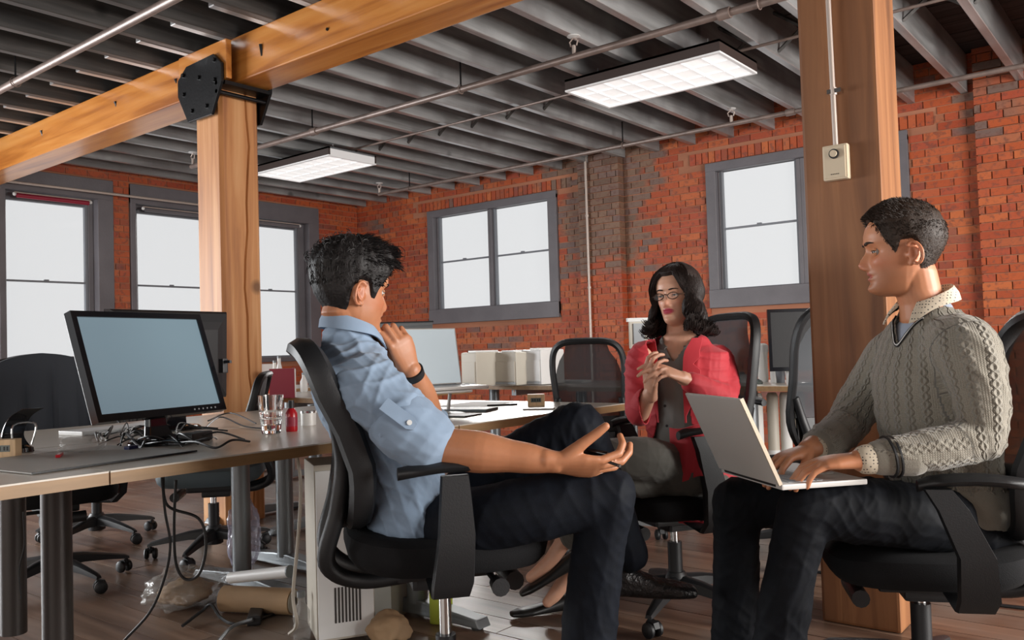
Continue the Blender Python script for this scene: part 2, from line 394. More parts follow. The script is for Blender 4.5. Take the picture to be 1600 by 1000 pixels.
# timber beam of two lengths, post, corbel
be = thing('timber_beam', 'long square orange timber beam running under the joists across the room', 'beam', (-3, 3.08, JB-.275))
BB = JB-.275
MB().b2((XL+2.96, -.125, 0), (-1.70, .125, .275)).build('beam_length', M['beam'], be, bevel=.008)
MB().b2((-1.66, -.105, .0), (6.0, .125, .275)).build('beam_length', M['beam'], be, bevel=.008)
for x in (-4.1, -2.9, -2.1, -1.2, -.6, .3): MB().cyl((x, -.132 if x < -1.68 else -.112, .07+.13*random.random()), (x, -.1, .1), .009, n=8).build('bolt', M['steel_black'], be)
po = thing('timber_post', 'square orange timber post with a long vertical crack, carrying the beam behind the monitors', 'post', (-4.68, 3.05, 0))
pm = MB(); a = .137; c = .02
sec = [(-a+c, -a), (a-c, -a), (a, -a+c), (a, .028), (a-.02, .036), (a, .044), (a, a-c), (a-c, a), (-a+c, a), (-a, a-c), (-a, -a+c)]
rr = []
for i in range(16):
    t = i/15; off = .018*math.sin(t*9)+.008*math.sin(t*31)
    rr.append([V(x, y+(off if 3 <= j <= 5 else 0), t*(BB+.0)) for j, (x, y) in enumerate(sec)])
pm.rings(rr).build('post_shaft', M['post'], po)
MB().b2((-.26, -.168, BB+.0), (.26, -.13, BB+.235)).build('corbel_block', M['beam'], po, bevel=.006)
# steel bracket
br = thing('beam_bracket', 'black bolted steel bracket plates clamping the timber beam to the post', 'bracket', (-4.68, 3.05, BB))
oct_ = [(-.24, .08), (-.14, .15), (.16, .16), (.24, .09), (.24, -.02), (.13, -.20), (-.13, -.20), (-.24, -.02)]
for yy, w_ in ((-.190, .018), (.150, .018)):
    pl = MB().prism([V(x, yy, z) for x, z in oct_], V(0, w_, 0)).build('bracket_plate', M['steel_black'], br, bevel=.003)
    for x, z in ((-.17, .1), (.17, .12), (-.17, -.02), (.17, 0), (-.08, -.14), (.08, -.14), (0, .05)):
        MB().cyl((x, yy-.012 if yy < 0 else yy+.015, z), (x, yy+.005, z), .014, n=6).build('bolt', M['steel_black'], pl)
for z in (-.02, .02-.09): MB().cyl((.185, -.19, z), (.185, .16, z), .013, n=10).build('tie_rod', M['steel_black'], br)
MB().b2((.137, -.17, -.035), (.25, .15, -.012)).build('bracket_shelf', M['steel_black'], br)
MB().b2((-.25, -.17, -.035), (-.137, .15, -.012)).build('bracket_shelf', M['steel_black'], br)
# second post
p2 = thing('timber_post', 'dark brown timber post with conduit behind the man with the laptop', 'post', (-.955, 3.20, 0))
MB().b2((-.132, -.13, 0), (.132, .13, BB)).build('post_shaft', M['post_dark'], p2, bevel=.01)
th = thing('thermostat_box', 'cream metal switch box with a round dial on the dark post', 'switch box', P(1328, 264, 3.12))
tb = th.location; yy0 = 3.07-tb.y
th.location = (tb.x, 3.07, tb.z)
MB().b2((-.043, -.035, -.062), (.043, 0, .062)).build('box_body', M['cream'], th, bevel=.008)
MB().b2((-.036, -.038, -.055), (.036, -.034, .055)).build('cover', M['cream'], th, bevel=.002)
MB().cyl((0, -.046, .028), (0, -.036, .028), .017, n=20).build('dial_ring', M['black'], th)
MB().cyl((0, -.052, .028), (0, -.036, .028), .012, n=20).build('dial', M['cream'], th)
mk = MB()
for i in range(5): mk.b2((-.014+i*.006, -.0388, -.044), (-.0105+i*.006, -.0375, -.041))
mk.build('maker_mark', M['steel_black'], th)
cd = thing('conduit', 'thin metal conduit running down the dark post into the cream box', 'pipe', (tb.x, 3.06, tb.z+.06))
MB().cyl((.0, -.008, 0), (-.012, -.008, 1.38), .009, n=10).build('conduit_pipe', M['pipe_light'], cd, smooth=True)
MB().b2((-.02, -.018, .185), (.028, .008, .20)).build('strap', M['chrome'], cd); MB().cyl((0, -.008, .18), (0, -.008, .205), .012, n=10).build('coupling', M['pipe_light'], cd)
# windows
def win(n, horiz, pos, a0, a1, z0, z1, panes, rail, trim=(.11, .11, .07, .15), reveal=.10):
    """pos: inner wall face; outward direction +y (horiz) or -x"""
    w_ = bpy.data.objects.new('window_%d' % n, None); C.objects.link(w_); w_['kind'] = 'structure'
    w_.location = ((a0+a1)/2, pos, (z0+z1)/2) if horiz else (pos, (a0+a1)/2, (z0+z1)/2)
    o = w_.location
    def bx(name, p, q, zl, zh, d0, d1, m, bev=.004):
        if horiz: lo, hi = (p-o.x, d0, zl-o.z), (q-o.x, d1, zh-o.z)
        else: lo, hi = (-d1, p-o.y, zl-o.z), (-d0, q-o.y, zh-o.z)
        return MB().b2(lo, hi).build(name, m, w_, bevel=bev, seg=1)
    tl, tr, tt, tb_ = trim
    bx('trim_side', a0-.03, a0+tl-.03, z0, z1, -.035, reveal, M['trim']); bx('trim_side', a1-tr+.03, a1+.03, z0, z1, -.035, reveal, M['trim'])
    bx('trim_head', a0-.03, a1+.03, z1-tt, z1+.035, -.037, reveal, M['trim']); bx('sill', a0-.03, a1+.03, z0-.035, z0+tb_, -.045, reveal, M['trim'])
    ia, ib = a0+tl-.03, a1-tr+.03; ic, id_ = z0+tb_, z1-tt
    for k, (p, q, g0, g1) in enumerate(panes):
        s = bx('sash', p-.03, p, g0-.03, g1+.03, reveal-.05, reveal-.005, M['sash']); 
        bx('sash', q, q+.03, g0-.03, g1+.03, reveal-.05, reveal-.005, M['sash'])
        bx('sash', p, q, g1, g1+.05, reveal-.05, reveal-.005, M['sash']); bx('sash', p, q, g0-.05, g0, reveal-.05, reveal-.005, M['sash'])
        bx('meeting_rail', p, q, rail-.009, rail+.009, reveal-.045, reveal-.015, M['sash'], 0)
        bx('sash_latch', (p+q)/2-.02, (p+q)/2+.02, rail+.005, rail+.02, reveal-.055, reveal-.03, M['sash'], 0)
        bx('pane', p, q, g0, rail-.009, reveal-.03, reveal-.026, M['pane'], 0); bx('pane', p, q, rail+.009, g1, reveal-.03, reveal-.026, M['pane'], 0)
        # fill between sash and trim
        lim0 = ia if k == 0 else (panes[k-1][1]+p)/2; lim1 = ib if k == len(panes)-1 else (q+panes[k+1][0])/2
        if p-.03-lim0 > .003: bx('jamb', lim0, p-.028, ic, id_, reveal-.06 if k == 0 else .0, reveal, M['trim'])
        if lim1-q-.03 > .003: bx('jamb', q+.028, lim1, ic, id_, reveal-.06 if k == len(panes)-1 else .0, reveal, M['trim'])
        if g1+.05 < id_: bx('jamb', p-.03, q+.03, g1+.045, id_+.01, reveal-.06, reveal, M['trim'])
        if g0-.05 > ic: bx('jamb', p-.03, q+.03, ic-.01, g0-.045, reveal-.06, reveal, M['trim'])
    return w_
for n, (g0, g1, a0, a1) in enumerate([(3.30, 4.05, 3.24, 4.26), (4.60, 5.37, 4.50, 5.58), (5.88, 6.65, 5.80, 6.90)]):
    ww = win(n+1, False, XL, a0, a1, .96, 2.81, [(g0, g1, 1.0, 2.56)], 1.79, trim=(.06, .16, .17, .02), reveal=.13)
win(4, True, YB, -7.33, -5.43, 1.36, 2.68, [(-7.21, -6.44, 1.51, 2.63), (-6.33, -5.55, 1.51, 2.63)], 2.08, trim=(.10, .12, .05, .14), reveal=.09)
win(5, True, YB, -3.60, -1.84, 1.36, 2.68, [(-3.49, -2.79, 1.51, 2.63), (-2.66, -1.95, 1.51, 2.63)], 2.08, trim=(.10, .12, .05, .14), reveal=.09)
# blind rollers
for g0, g1, c_ in ((3.36, 4.03, 'red'), (4.62, 5.35, 'steel_black'), (5.9, 6.6, 'steel_black')):
    t = thing('roller_blind', 'rolled up %s blind at the head of the %s tall left window' % (('dark red', 'first') if g0 < 4 else ('black', 'second') if g0 < 5 else ('black', 'third')), 'blind', (XL+.05, g0, 2.585))
    MB().cyl((0, 0, 0), (0, g1-g0, 0), .022, n=12).build('roller', M['red'] if g0 < 4 else M['trim'], t, smooth=True)
    MB().cyl((0, -.02, .028), (0, g1-g0+.02, .028), .007, n=8).build('rail', M['pipe_light'], t, smooth=True)
    for yy in (-.02, g1-g0+.02): MB().sphere((0, yy, .01), .018, 8, 6).build('end_cap', M['white'], t, smooth=True)
# pipes along A direction
def pipe(name, label, y, z, x0, x1, r, m, hang=(), heads=(), couple=()):
    t = thing(name, label, 'pipe', (x0, y, z))
    MB().cyl((0, 0, 0), (x1-x0, 0, 0), r, n=12).build('pipe_run', m, t, smooth=True)
    for x in hang:
        h = MB().cyl((x-x0, 0, r), (x-x0, 0, JB+.1-z), .006, n=6).build('hanger_rod', M['steel_black'], t)
        MB().tube([V(x-x0, math.cos(a)*(r+.008), math.sin(a)*(r+.008)) for a in [2*PI*k/14 for k in range(15)]], .004, 5).build('hanger_ring', M['pipe'], t)
    for x in couple: MB().cyl((x-x0-.035, 0, 0), (x-x0+.035, 0, 0), r*1.45, n=12).build('coupling', m, t, smooth=True)
    for x in heads:
        h = MB().cyl((x-x0, 0, r*.5), (x-x0, 0, r+.05), .013, n=10).build('sprinkler_head', M['pipe_light'], t)
        MB().tube([V(x-x0-.02, 0, r+.045), V(x-x0-.03, 0, r+.075), V(x-x0, 0, r+.10), V(x-x0+.03, 0, r+.075), V(x-x0+.02, 0, r+.045)], .005, 6).build('frame_arm', M['pipe_light'], h)
        MB().lathe((x-x0, 0, r+.098), [(.012, 0), (.040, .006), (.042, .010), (.012, .012)], 14).build('deflector', M['white'], h, smooth=True)
    return t
pipe('sprinkler_pipe', 'thick pale sprinkler pipe crossing the top left corner under the dark joists', 2.27, 2.80, -7.6, 2.9, .024, M['pipe'], (-5.83, -2.2), couple=())
pipe('sprinkler_pipe', 'brown sprinkler pipe crossing just in front of both ceiling lights', 4.38, 2.80, -7.32, 3.0, .022, M['pipe'], (-5.52, -3.9, -1.75), (-2.95, -7.29), (-5.5, -1.95))
pipe('sprinkler_pipe', 'brown sprinkler pipe nearest to the back brick wall, below the joist ends', 6.68, 2.81, -7.25, 2.9, .020, M['pipe'], (-6.75, -4.0), (-7.24, -2.95), (-2.45,))
pipe('conduit_run', 'thin dark electrical conduit running between the two ceiling lights', 5.3, 2.905, -7.6, 2.9, .010, M['pipe'])
t = thing('water_pipe', 'thin galvanised pipe fixed just in front of the tall left windows', 'pipe', (XL+.14, 1.0, 2.69))
MB().cyl((0, 0, 0), (0, 4.9, 0), .013, n=10).build('pipe_run', M['pipe_light'], t, smooth=True)
h = MB().cyl((.04, 4.42, -.03), (.04, 4.42, .25), .008, n=8).build('drop_rod', M['white'], t, smooth=True)
MB().sphere((.04, 4.42, -.03), .022, 8, 6).build('rod_end', M['white'], t, smooth=True); MB().sphere((.04, 4.46, -.07), .022, 8, 6).build('rod_end', M['white'], t, smooth=True)
t = thing('wall_pipe', 'slim cream pipe running straight down the brown brick pilaster', 'pipe', (-4.93, YB-.14, 0))
MB().cyl((0, 0, .3), (0, 0, JB+.05), .014, n=10).build('pipe_run', M['pipe_light'], t, smooth=True)
for z in (.9, 1.6, 2.35): MB().cyl((0, 0, z), (0, 0, z+.02), .02, n=10).build('pipe_clip', M['pipe_light'], t)
# ceiling light fixtures
def fixture(cx, cy, z, label, endm):
    t = thing('ceiling_light', label, 'ceiling light', (cx, cy, z), 0, None)
    lx, ly = .58, .285
    f = MB(); f.b2((-lx, -ly, .012), (lx, -ly+.02, .085)); f.b2((-lx, ly-.02, .012), (lx, ly, .085)); f.b2((-lx, -ly, .07), (lx, ly, .085)); f.b2((-lx, -ly+.02, .012), (-lx+.02, ly-.02, .085))
    f.build('housing', M['fixture'], t)
    MB().b2((lx-.02, -ly+.02, .012), (lx, ly-.02, .085)).build('end_plate', endm, t)
    fr = MB(); w_ = .022
    fr.b2((-lx, -ly, 0), (lx, -ly+w_, .012)); fr.b2((-lx, ly-w_, 0), (lx, ly, .012)); fr.b2((-lx, -ly+w_, 0), (-lx+w_, ly-w_, .012)); fr.b2((lx-w_, -ly+w_, 0), (lx, ly-w_, .012))
    fr.build('lens_frame', M['fixture_white'], t)
    lu = MB(); n = 8
    for i in range(1, n): 
        x = -lx+2*lx*i/n; lu.prism([V(x-.004, -ly+w_, .004), V(x+.004, -ly+w_, .004), V(x+.022, -ly+w_, .022), V(x-.022, -ly+w_, .022)], V(0, 2*ly-2*w_, 0))
    for yy in (-.095, .095): lu.prism([V(-lx+w_, yy-.004, .004), V(-lx+w_, yy+.004, .004), V(-lx+w_, yy+.018, .022), V(-lx+w_, yy-.018, .022)], V(2*lx-2*w_, 0, 0))
    lu.build('louver', M['louver'], t)
    MB().b2((-lx+.0205, -ly+.0205, .0125), (lx-.0205, ly-.0205, .030)).build('lamp_panel', M['lens'], t)
    l = bpy.data.lights.new('lamp_light', 'AREA'); l.shape = 'RECTANGLE'; l.size = 1.1; l.size_y = .5; l.energy = 9; lo = bpy.data.objects.new('lamp_light', l); C.objects.link(lo); lo.parent = t; lo.location = (0, 0, -.012)
    for x in (-.42, .42):
        MB().tube([V(x, -.1, .085), V(x+.02, -.1, .12), V(x, -.1, .15), V(x, -.1, JB+.02-z)], .006, 6).build('hanger', M['chrome'], t)
    return t
f1 = fixture(-2.79, 5.16, 2.775, 'large lit ceiling light in a dark housing hanging at upper right before the dark post', M['fixture'])
f2 = fixture(-6.58, 5.22, 2.775, 'farther lit ceiling light with a white end, hanging right of the orange post', M['fixture_white'])

# ================================================================== furniture
DH = .74
def world_heading(px, ang):      # ang degrees from screen right (R0) towards the depth (F0)
    d = R0*math.cos(rad(ang))+F0*math.sin(rad(ang)); return math.atan2(d.y, d.x)
def desk(x0, x1, y0, y1, label, legs, foot='x', group=None, legm='leg_grey', edge=.028, r=.04):
    t = thing('desk', label, 'desk', ((x0+x1)/2, (y0+y1)/2, 0), 0, group); hx, hy = (x1-x0)/2-.002, (y1-y0)/2-.002
    MB().b2((-hx, -hy, DH-.004), (hx, hy, DH)).build('desktop', M['laminate'], t)
    MB().b2((-hx, -hy, DH-edge-.004), (hx, hy, DH-.004)).build('edge_band', M['edge'], t)
    for lx, ly in legs:
        lx -= (x0+x1)/2; ly -= (y0+y1)/2
        MB().cyl((lx, ly, .05), (lx, ly, DH-edge-.004), r, n=16).build('leg', M[legm], t, smooth=True)
        f = MB()
        if foot == 'x': f.prism([V(lx-.34, ly-.035, .012), V(lx+.34, ly-.035, .012), V(lx+.32, ly-.03, .04), V(lx+.05, ly-.03, .065), V(lx-.05, ly-.03, .065), V(lx-.32, ly-.03, .04)], V(0, .065, 0))
        elif foot == 'y': f.prism([V(lx-.035, ly-.34, .012), V(lx-.035, ly+.34, .012), V(lx-.03, ly+.32, .04), V(lx-.03, ly+.05, .065), V(lx-.03, ly-.05, .065), V(lx-.03, ly-.32, .04)], V(.065, 0, 0))
        if f.v:
            fo = f.build('foot', M[legm], t, bevel=.006)
            for s in (-.3, .3): MB().cyl((lx+(s if foot == 'x' else 0), ly+(s if foot == 'y' else 0), 0), (lx+(s if foot == 'x' else 0), ly+(s if foot == 'y' else 0), .013), .022, n=10).build('glide', M['black'], fo)
    b = MB(); b.b2((-hx+.06, -.02, DH-edge-.05), (hx-.06, .02, DH-edge-.004)) if False else b.b2((-.02, -hy+.08, DH-edge-.05), (.02, hy-.08, DH-edge-.004))
    b.build('rail', M[legm], t)
    return t
G1 = None
desk(-2.76, -2.01, -.25, .98, 'pale desk in the bottom left corner, its wood edge nearest the camera', [(-2.66, .98-.0+.0-.06)], foot='', legm='leg_dark', r=.042)
desk(-2.76, -2.01, .98, 2.20, 'pale desk under the front monitor and its tangle of black cables', [(-2.66, 1.135)], foot='', legm='leg_dark', r=.042)
desk(-2.76, -2.01, 2.20, 3.30, 'pale desk with an open laptop, behind the man in the blue shirt', [(-2.36, 2.32)])
desk(-3.52, -2.765, .98, 2.08, 'pale desk behind the front monitor, farther from the aisle, with the second monitor', [(-3.30, 1.26)], foot='', legm='leg_dark', r=.042)
desk(-3.52, -2.765, 2.08, 3.30, 'pale rear desk beyond the tumbler, two grey round legs and a flat foot', [(-3.28, 2.17), (-3.42, 2.50)])
desk(-4.45, -3.25, 4.72, 5.45, 'pale far desk carrying beige boxes below the two-sash back window', [(-4.2, 5.0), (-3.4, 5.0)], foot='y')
desk(-3.24, -2.35, 4.60, 5.45, 'small pale far desk behind the empty mesh chair', [(-3.0, 5.0), (-2.6, 5.0)], foot='y')
desk(-2.34, -1.05, 4.78, 5.5, 'white far desk with cups and a dark monitor, right of the woman', [(-2.15, 5.0), (-1.5, 5.0)], foot='y')
desk(-6.7, -5.5, 3.9, 4.65, 'far desk by the tall left windows holding bottles and an orange box', [(-6.4, 4.3), (-5.8, 4.3)], foot='y')
# ------------------------------------------------------------------ office chair
def arc(pts, n=8): return spline(pts, n)
def base_parts(t, rot=0, H=.40):
    hub = MB().lathe((0, 0, 0), [(.035, .055), (.045, .06), (.045, .13), (.034, .15)], 20).build('base_hub', M['black'], t, smooth=True)
    MB().cyl((0, 0, .13), (0, 0, .26), .027, n=16).build('lift_sleeve', M['black'], t, smooth=True)
    MB().cyl((0, 0, .25), (0, 0, H), .016, n=16).build('gas_lift', M['chrome'], t, smooth=True)
    for i in range(5):
        a = rot+2*PI*i/5; d = V(math.cos(a), math.sin(a), 0); s = V(-d.y, d.x, 0)
        rs = []
        for r, z, w_, h in ((.03, .112, .034, .026), (.12, .108, .028, .020), (.22, .092, .021, .014), (.30, .076, .016, .010), (.318, .07, .012, .006)):
            c_ = d*r+V(0, 0, z); rs.append([c_-s*w_-Z*h, c_+s*w_-Z*h, c_+s*w_*.8+Z*h*.6, c_+s*w_*.35+Z*h, c_-s*w_*.35+Z*h, c_-s*w_*.8+Z*h*.6])
        leg = MB().rings(rs).build('base_leg', M['black'], t, smooth=True)
        b2 = a+1.1+i*.9; e = V(math.cos(b2), math.sin(b2), 0); n = V(-e.y, e.x, 0); c_ = d*.305+V(0, 0, .027)+e*.012
        ca = MB().cyl(d*.305+V(0, 0, .03), d*.305+V(0, 0, .075), .007, n=8)
        ca.prism([c_-n*.012+e*.0+Z*.0, c_-n*.012+e*.026+Z*.008, c_-n*.012+e*.018+Z*.027, c_-n*.012-e*.012+Z*.034, c_-n*.012-e*.022+Z*.02], n*.024)
        cs = ca.build('caster', M['black'], t)
        for sg in (-1, 1): MB().lathe((0, 0, 0), [(.004, -.011), (.022, -.010), (.027, -.005), (.027, .005), (.022, .010), (.004, .011)], 16).build('caster_wheel', M['black'], cs, smooth=True).matrix_local = Matrix.Translation(c_+n*.02*sg) @ n.to_track_quat('Z', 'Y').to_matrix().to_4x4()
def chair(name, label, loc, rz, recline=8, basrot=.3, seat_z=.47, back=True, arms=(1, 1), arm_z=.67, group=None, cat='office chair', wide=.23, arm_lean=.05, top=.56, mesh='mesh', framew=1.0, armx=.0, armw=0):
    t = thing(name, label, cat, loc, rz, group); base_parts(t, basrot, seat_z-.09)
    # mechanism
    me = MB().b2((-.13, -.08, seat_z-.135), (.12, .08, seat_z-.085)); me.b2((-.09, -.055, seat_z-.165), (.05, .055, seat_z-.13))
    me.build('tilt_mechanism', M['black'], t, bevel=.012)
    MB().cyl((.10, -.20, seat_z-.12), (.10, -.02, seat_z-.12), .008, n=8).build('lever', M['black'], t)
    MB().cyl((.10, -.245, seat_z-.12), (.10, -.195, seat_z-.12), .022, .018, n=12).build('tension_knob', M['black'], t, smooth=True)
    MB().cyl((.17, -.09, seat_z-.15), (.17, .09, seat_z-.15), .024, n=12).build('tension_knob', M['black'], t, smooth=True)
    # seat cushion: superellipse rings
    def ring(sx, sy, z, cx=0, drop=0):
        out = []
        for k in range(36):
            a = 2*PI*k/36; c_, s_ = math.cos(a), math.sin(a)
            x = cx+sx*math.copysign(abs(c_)**.55, c_); yy = sy*math.copysign(abs(s_)**.55, s_)
            out.append(V(x, yy, z-drop*max(0, (x-.1)/.15)**2+.012*max(0, -(x+.12)/.1)))
        return out
    rs = [ring(.15, .14, seat_z-.09), ring(.235, .225, seat_z-.088), ring(.25, .24, seat_z-.07), ring(.256, .247, seat_z-.045), ring(.25, .24, seat_z-.015, drop=.012), ring(.23, .22, seat_z-.002, drop=.02), ring(.16, .15, seat_z-.004, drop=.02), ring(.06, .06, seat_z-.008)]
    MB().rings(rs).build('seat', M['black_soft'], t, smooth=True)
    # backrest in its own plane: local u (sideways) v (up the back)
    rc = rad(recline); o = V(-.235, 0, seat_z+.03); up = V(-math.sin(rc), 0, math.cos(rc)); nb = V(math.cos(rc), 0, math.sin(rc))
    def bp(u, v_): 
        lum = .035*math.exp(-((v_-.16)/.12)**2)-.035*max(0, (v_-.35)/.25)**2
        return o+V(0, u, 0)+up*v_+nb*(lum+ -.0+ .55*u*u)
    W = wide
    prof = []
    for k in range(49):
        a = 2*PI*k/48; c_, s_ = math.cos(a), math.sin(a)
        u = math.copysign(abs(c_)**.5, c_); v_ = (math.copysign(abs(s_)**.45, s_)+1)/2*top
        prof.append((u*(W-.035*(1-v_/top)), v_))
    mb = MB(); ringsF = []
    for k in range(48):
        u, v_ = prof[k]; p = bp(u, v_); q1 = bp(*prof[(k+1) % 48]); q0 = bp(*prof[k-1])
        tn = (q1-q0).normalized(); inn = tn.cross(nb).normalized()
        th_ = .016*framew; dp = .022*framew
        ringsF.append([p+inn*th_*math.cos(b_)+nb*dp*math.sin(b_) for b_ in [2*PI*j/8 for j in range(8)]])
    ringsF.append(ringsF[0]); mb.rings(ringsF, True, False); mb.build('back_frame', M['black'], t, smooth=True)
    mb = MB(); rows = []
    for j in range(13):
        s_ = j/12; rr_ = []
        for i in range(15):
            vv = (.02+.96*s_)*top; 
            # half width at that height
            q = abs(2*vv/top-1); wu = (1-min(q, .999)**(1/.45*1.0))**.5 if q > 0 else 1
            wu = max(.55, wu)*(W-.035*(1-vv/top))-.004
            rr_.append(bp(-wu+2*wu*i/14, vv)+nb*.004)
        rows.append(rr_)
    vs = [p for r in rows for p in r]; fs = [(a*15+b, a*15+b+1, (a+1)*15+b+1, (a+1)*15+b) for a in range(12) for b in range(14)]
    MB().add(vs, fs).build('back_mesh', M[mesh], t, smooth=True)
    # lumbar pad behind the mesh
    rs = []
    for i in range(9):
        u = -W*.80+W*1.6*i/8; rs.append([bp(u, .07)-nb*.012, bp(u, .07)-nb*.02, bp(u, .17)-nb*.022, bp(u, .17)-nb*.012])
    MB().rings(rs).build('lumbar_pad', M['black'], t)
    # spine that hooks from the mechanism up to the back
    for s in (-1, 1):
        pts = arc([V(-.08, .06*s, seat_z-.12), V(-.22, .07*s, seat_z-.12), V(-.30, .11*s, seat_z-.06), bp(.14*s, .05)-nb*.05, bp(.16*s, .16)-nb*.03, bp((W-.03)*s, .26)-nb*.012])
        MB().tube(pts, [.016+.006*math.sin(PI*k/(len(pts)-1)) for k in range(len(pts))], 10).build('back_support', M['black'], t, smooth=True)
    MB().rings([[bp(u, .00)-nb*.03, bp(u, .0)-nb*.055, bp(u, .10)-nb*.05, bp(u, .10)-nb*.025] for u in (-.12, -.06, 0, .06, .12)]).build('back_bracket', M['black'], t)
    for s, on in ((1, arms[0]), (-1, arms[1])):
        if not on: continue
        rs = []
        for x, yy, z, hx, hy in ((-.01+armx, .13, seat_z-.115, .04, .012), (-.01+armx, .245, seat_z-.13, .042, .014), (-.01+armx, .285, seat_z-.09, .045, .016), (.0+armx, .295+armw, seat_z+.02, .040, .017), (arm_lean*.6+armx, .292+armw, arm_z-.06, .034, .016), (arm_lean+armx, .288+armw, arm_z-.01, .030, .015)):
            rs.append([V(x-hx, s*(yy-hy), z), V(x+hx, s*(yy-hy), z), V(x+hx*1.1, s*yy, z), V(x+hx, s*(yy+hy), z), V(x-hx, s*(yy+hy), z), V(x-hx*1.1, s*yy, z)])
        MB().rings(rs).build('arm_upright', M['black'], t, smooth=True)
        pts = []
        pr = []
        for i in range(9):
            q = i/8; x = -.13+.25*q+armx; hw = .042*math.sqrt(max(.12, 1-(2*q-1)**4)); zz = arm_z+.012*math.sin(PI*q)-.02*(q > .9)*(q-.9)*10*.3
            yy = s*(.28+armw-.015*q); pr.append([V(x, yy+hw*math.cos(b_), zz+(.014 if math.sin(b_) > 0 else .016)*math.sin(b_)) for b_ in [2*PI*j/12 for j in range(12)]])
        MB().rings(pr).build('arm_pad', M['black'], t, smooth=True)
    return t
def at_h(px, py, z): p = P(px, py, z); return (p.x, p.y, 0)
ch1 = chair("office_chair", "black office chair leaned back under the man in the blue shirt", at_h(694, 900, 2.24), world_heading(0, 13), recline=15, basrot=.2, seat_z=.555, arm_z=.722, top=.45, framew=1.5, arm_lean=.0, armx=-.01)
ch2 = chair('office_chair', 'black office chair under the woman in the red blazer', at_h(1056, 900, 3.20), world_heading(0, 199), recline=2, basrot=.75, seat_z=.47, arm_z=.69, top=.60)
ch3 = chair('office_chair', 'black office chair under the man in the grey sweater', at_h(1436, 900, 2.38), world_heading(0, 168), recline=10, basrot=.5, seat_z=.44, arm_z=.635, top=.60, framew=1.3, arm_lean=.08, armx=-.06, armw=.02)
ch4 = chair("office_chair", "empty black mesh-back chair between the beige boxes and the woman", at_h(937, 700, 4.35), world_heading(0, 75), recline=6, basrot=.1, seat_z=.46, arm_z=.66, top=.54, wide=.185)
ch5 = chair('office_chair', 'empty mesh-back chair partly hidden behind the dark post', at_h(1246, 700, 3.95), world_heading(0, 112), recline=5, basrot=.9, seat_z=.46, arm_z=.73, top=.66, wide=.225, arms=(1, 0))
ch6 = chair('office_chair', 'black chair at the left picture edge with a dark jacket over its back', at_h(84, 760, 3.85), world_heading(0, -50), recline=6, basrot=.35, seat_z=.47, top=.52, wide=.24)
ch7 = chair('office_chair', 'grey-blue office chair pushed under the rear desk left of the two round legs', at_h(334, 800, 4.35), world_heading(0, 190), recline=6, basrot=1.3, seat_z=.46, arms=(0, 0), arm_z=.64, top=.42, wide=.22)
ch8 = chair('office_chair', 'farther black chair showing between the jacket and the front monitor', at_h(150, 720, 4.8), world_heading(0, -48), recline=6, basrot=.35, seat_z=.47, top=.52, wide=.22, arms=(0, 0))
for o in ch7.children:
    if o.name.split('.')[0] == 'seat': o.data.materials[0] = mat('blue_grey_upholstery', (.085, .115, .13), .7)
# jacket over the back of chair 6
jk = MB(); rs = []
for i in range(25):
    u = -1+2*i/24; col_ = []
    for j in range(14):
        q = j/13; wv = .012*math.sin(u*17+q*3)+.01*math.sin(u*29)
        side = -1 if j < 7 else 1
        s_ = abs(q-.5)*2
        x = -.285 + side*(.065+.03*s_) + wv*s_ - (.03 if side < 0 else 0)
        z = 1.045-.07*abs(u)**3 - .50*max(0, s_-.15)*(1-.1*abs(u)) - .02*abs(u)
        col_.append(V(x-.03*(1-s_)*0, u*(.245+.02*s_), z))
    rs.append(col_)
jk.rings(rs, True, True)
o = jk.build('jacket', mat('dark_jacket_cloth', (.018, .022, .03), .8, bump=.3, bscale=25), smooth=True)
o.location = ch6.location; o.rotation_euler = ch6.rotation_euler
tag(o, 'dark navy jacket draped over the back of the leftmost chair', 'jacket')
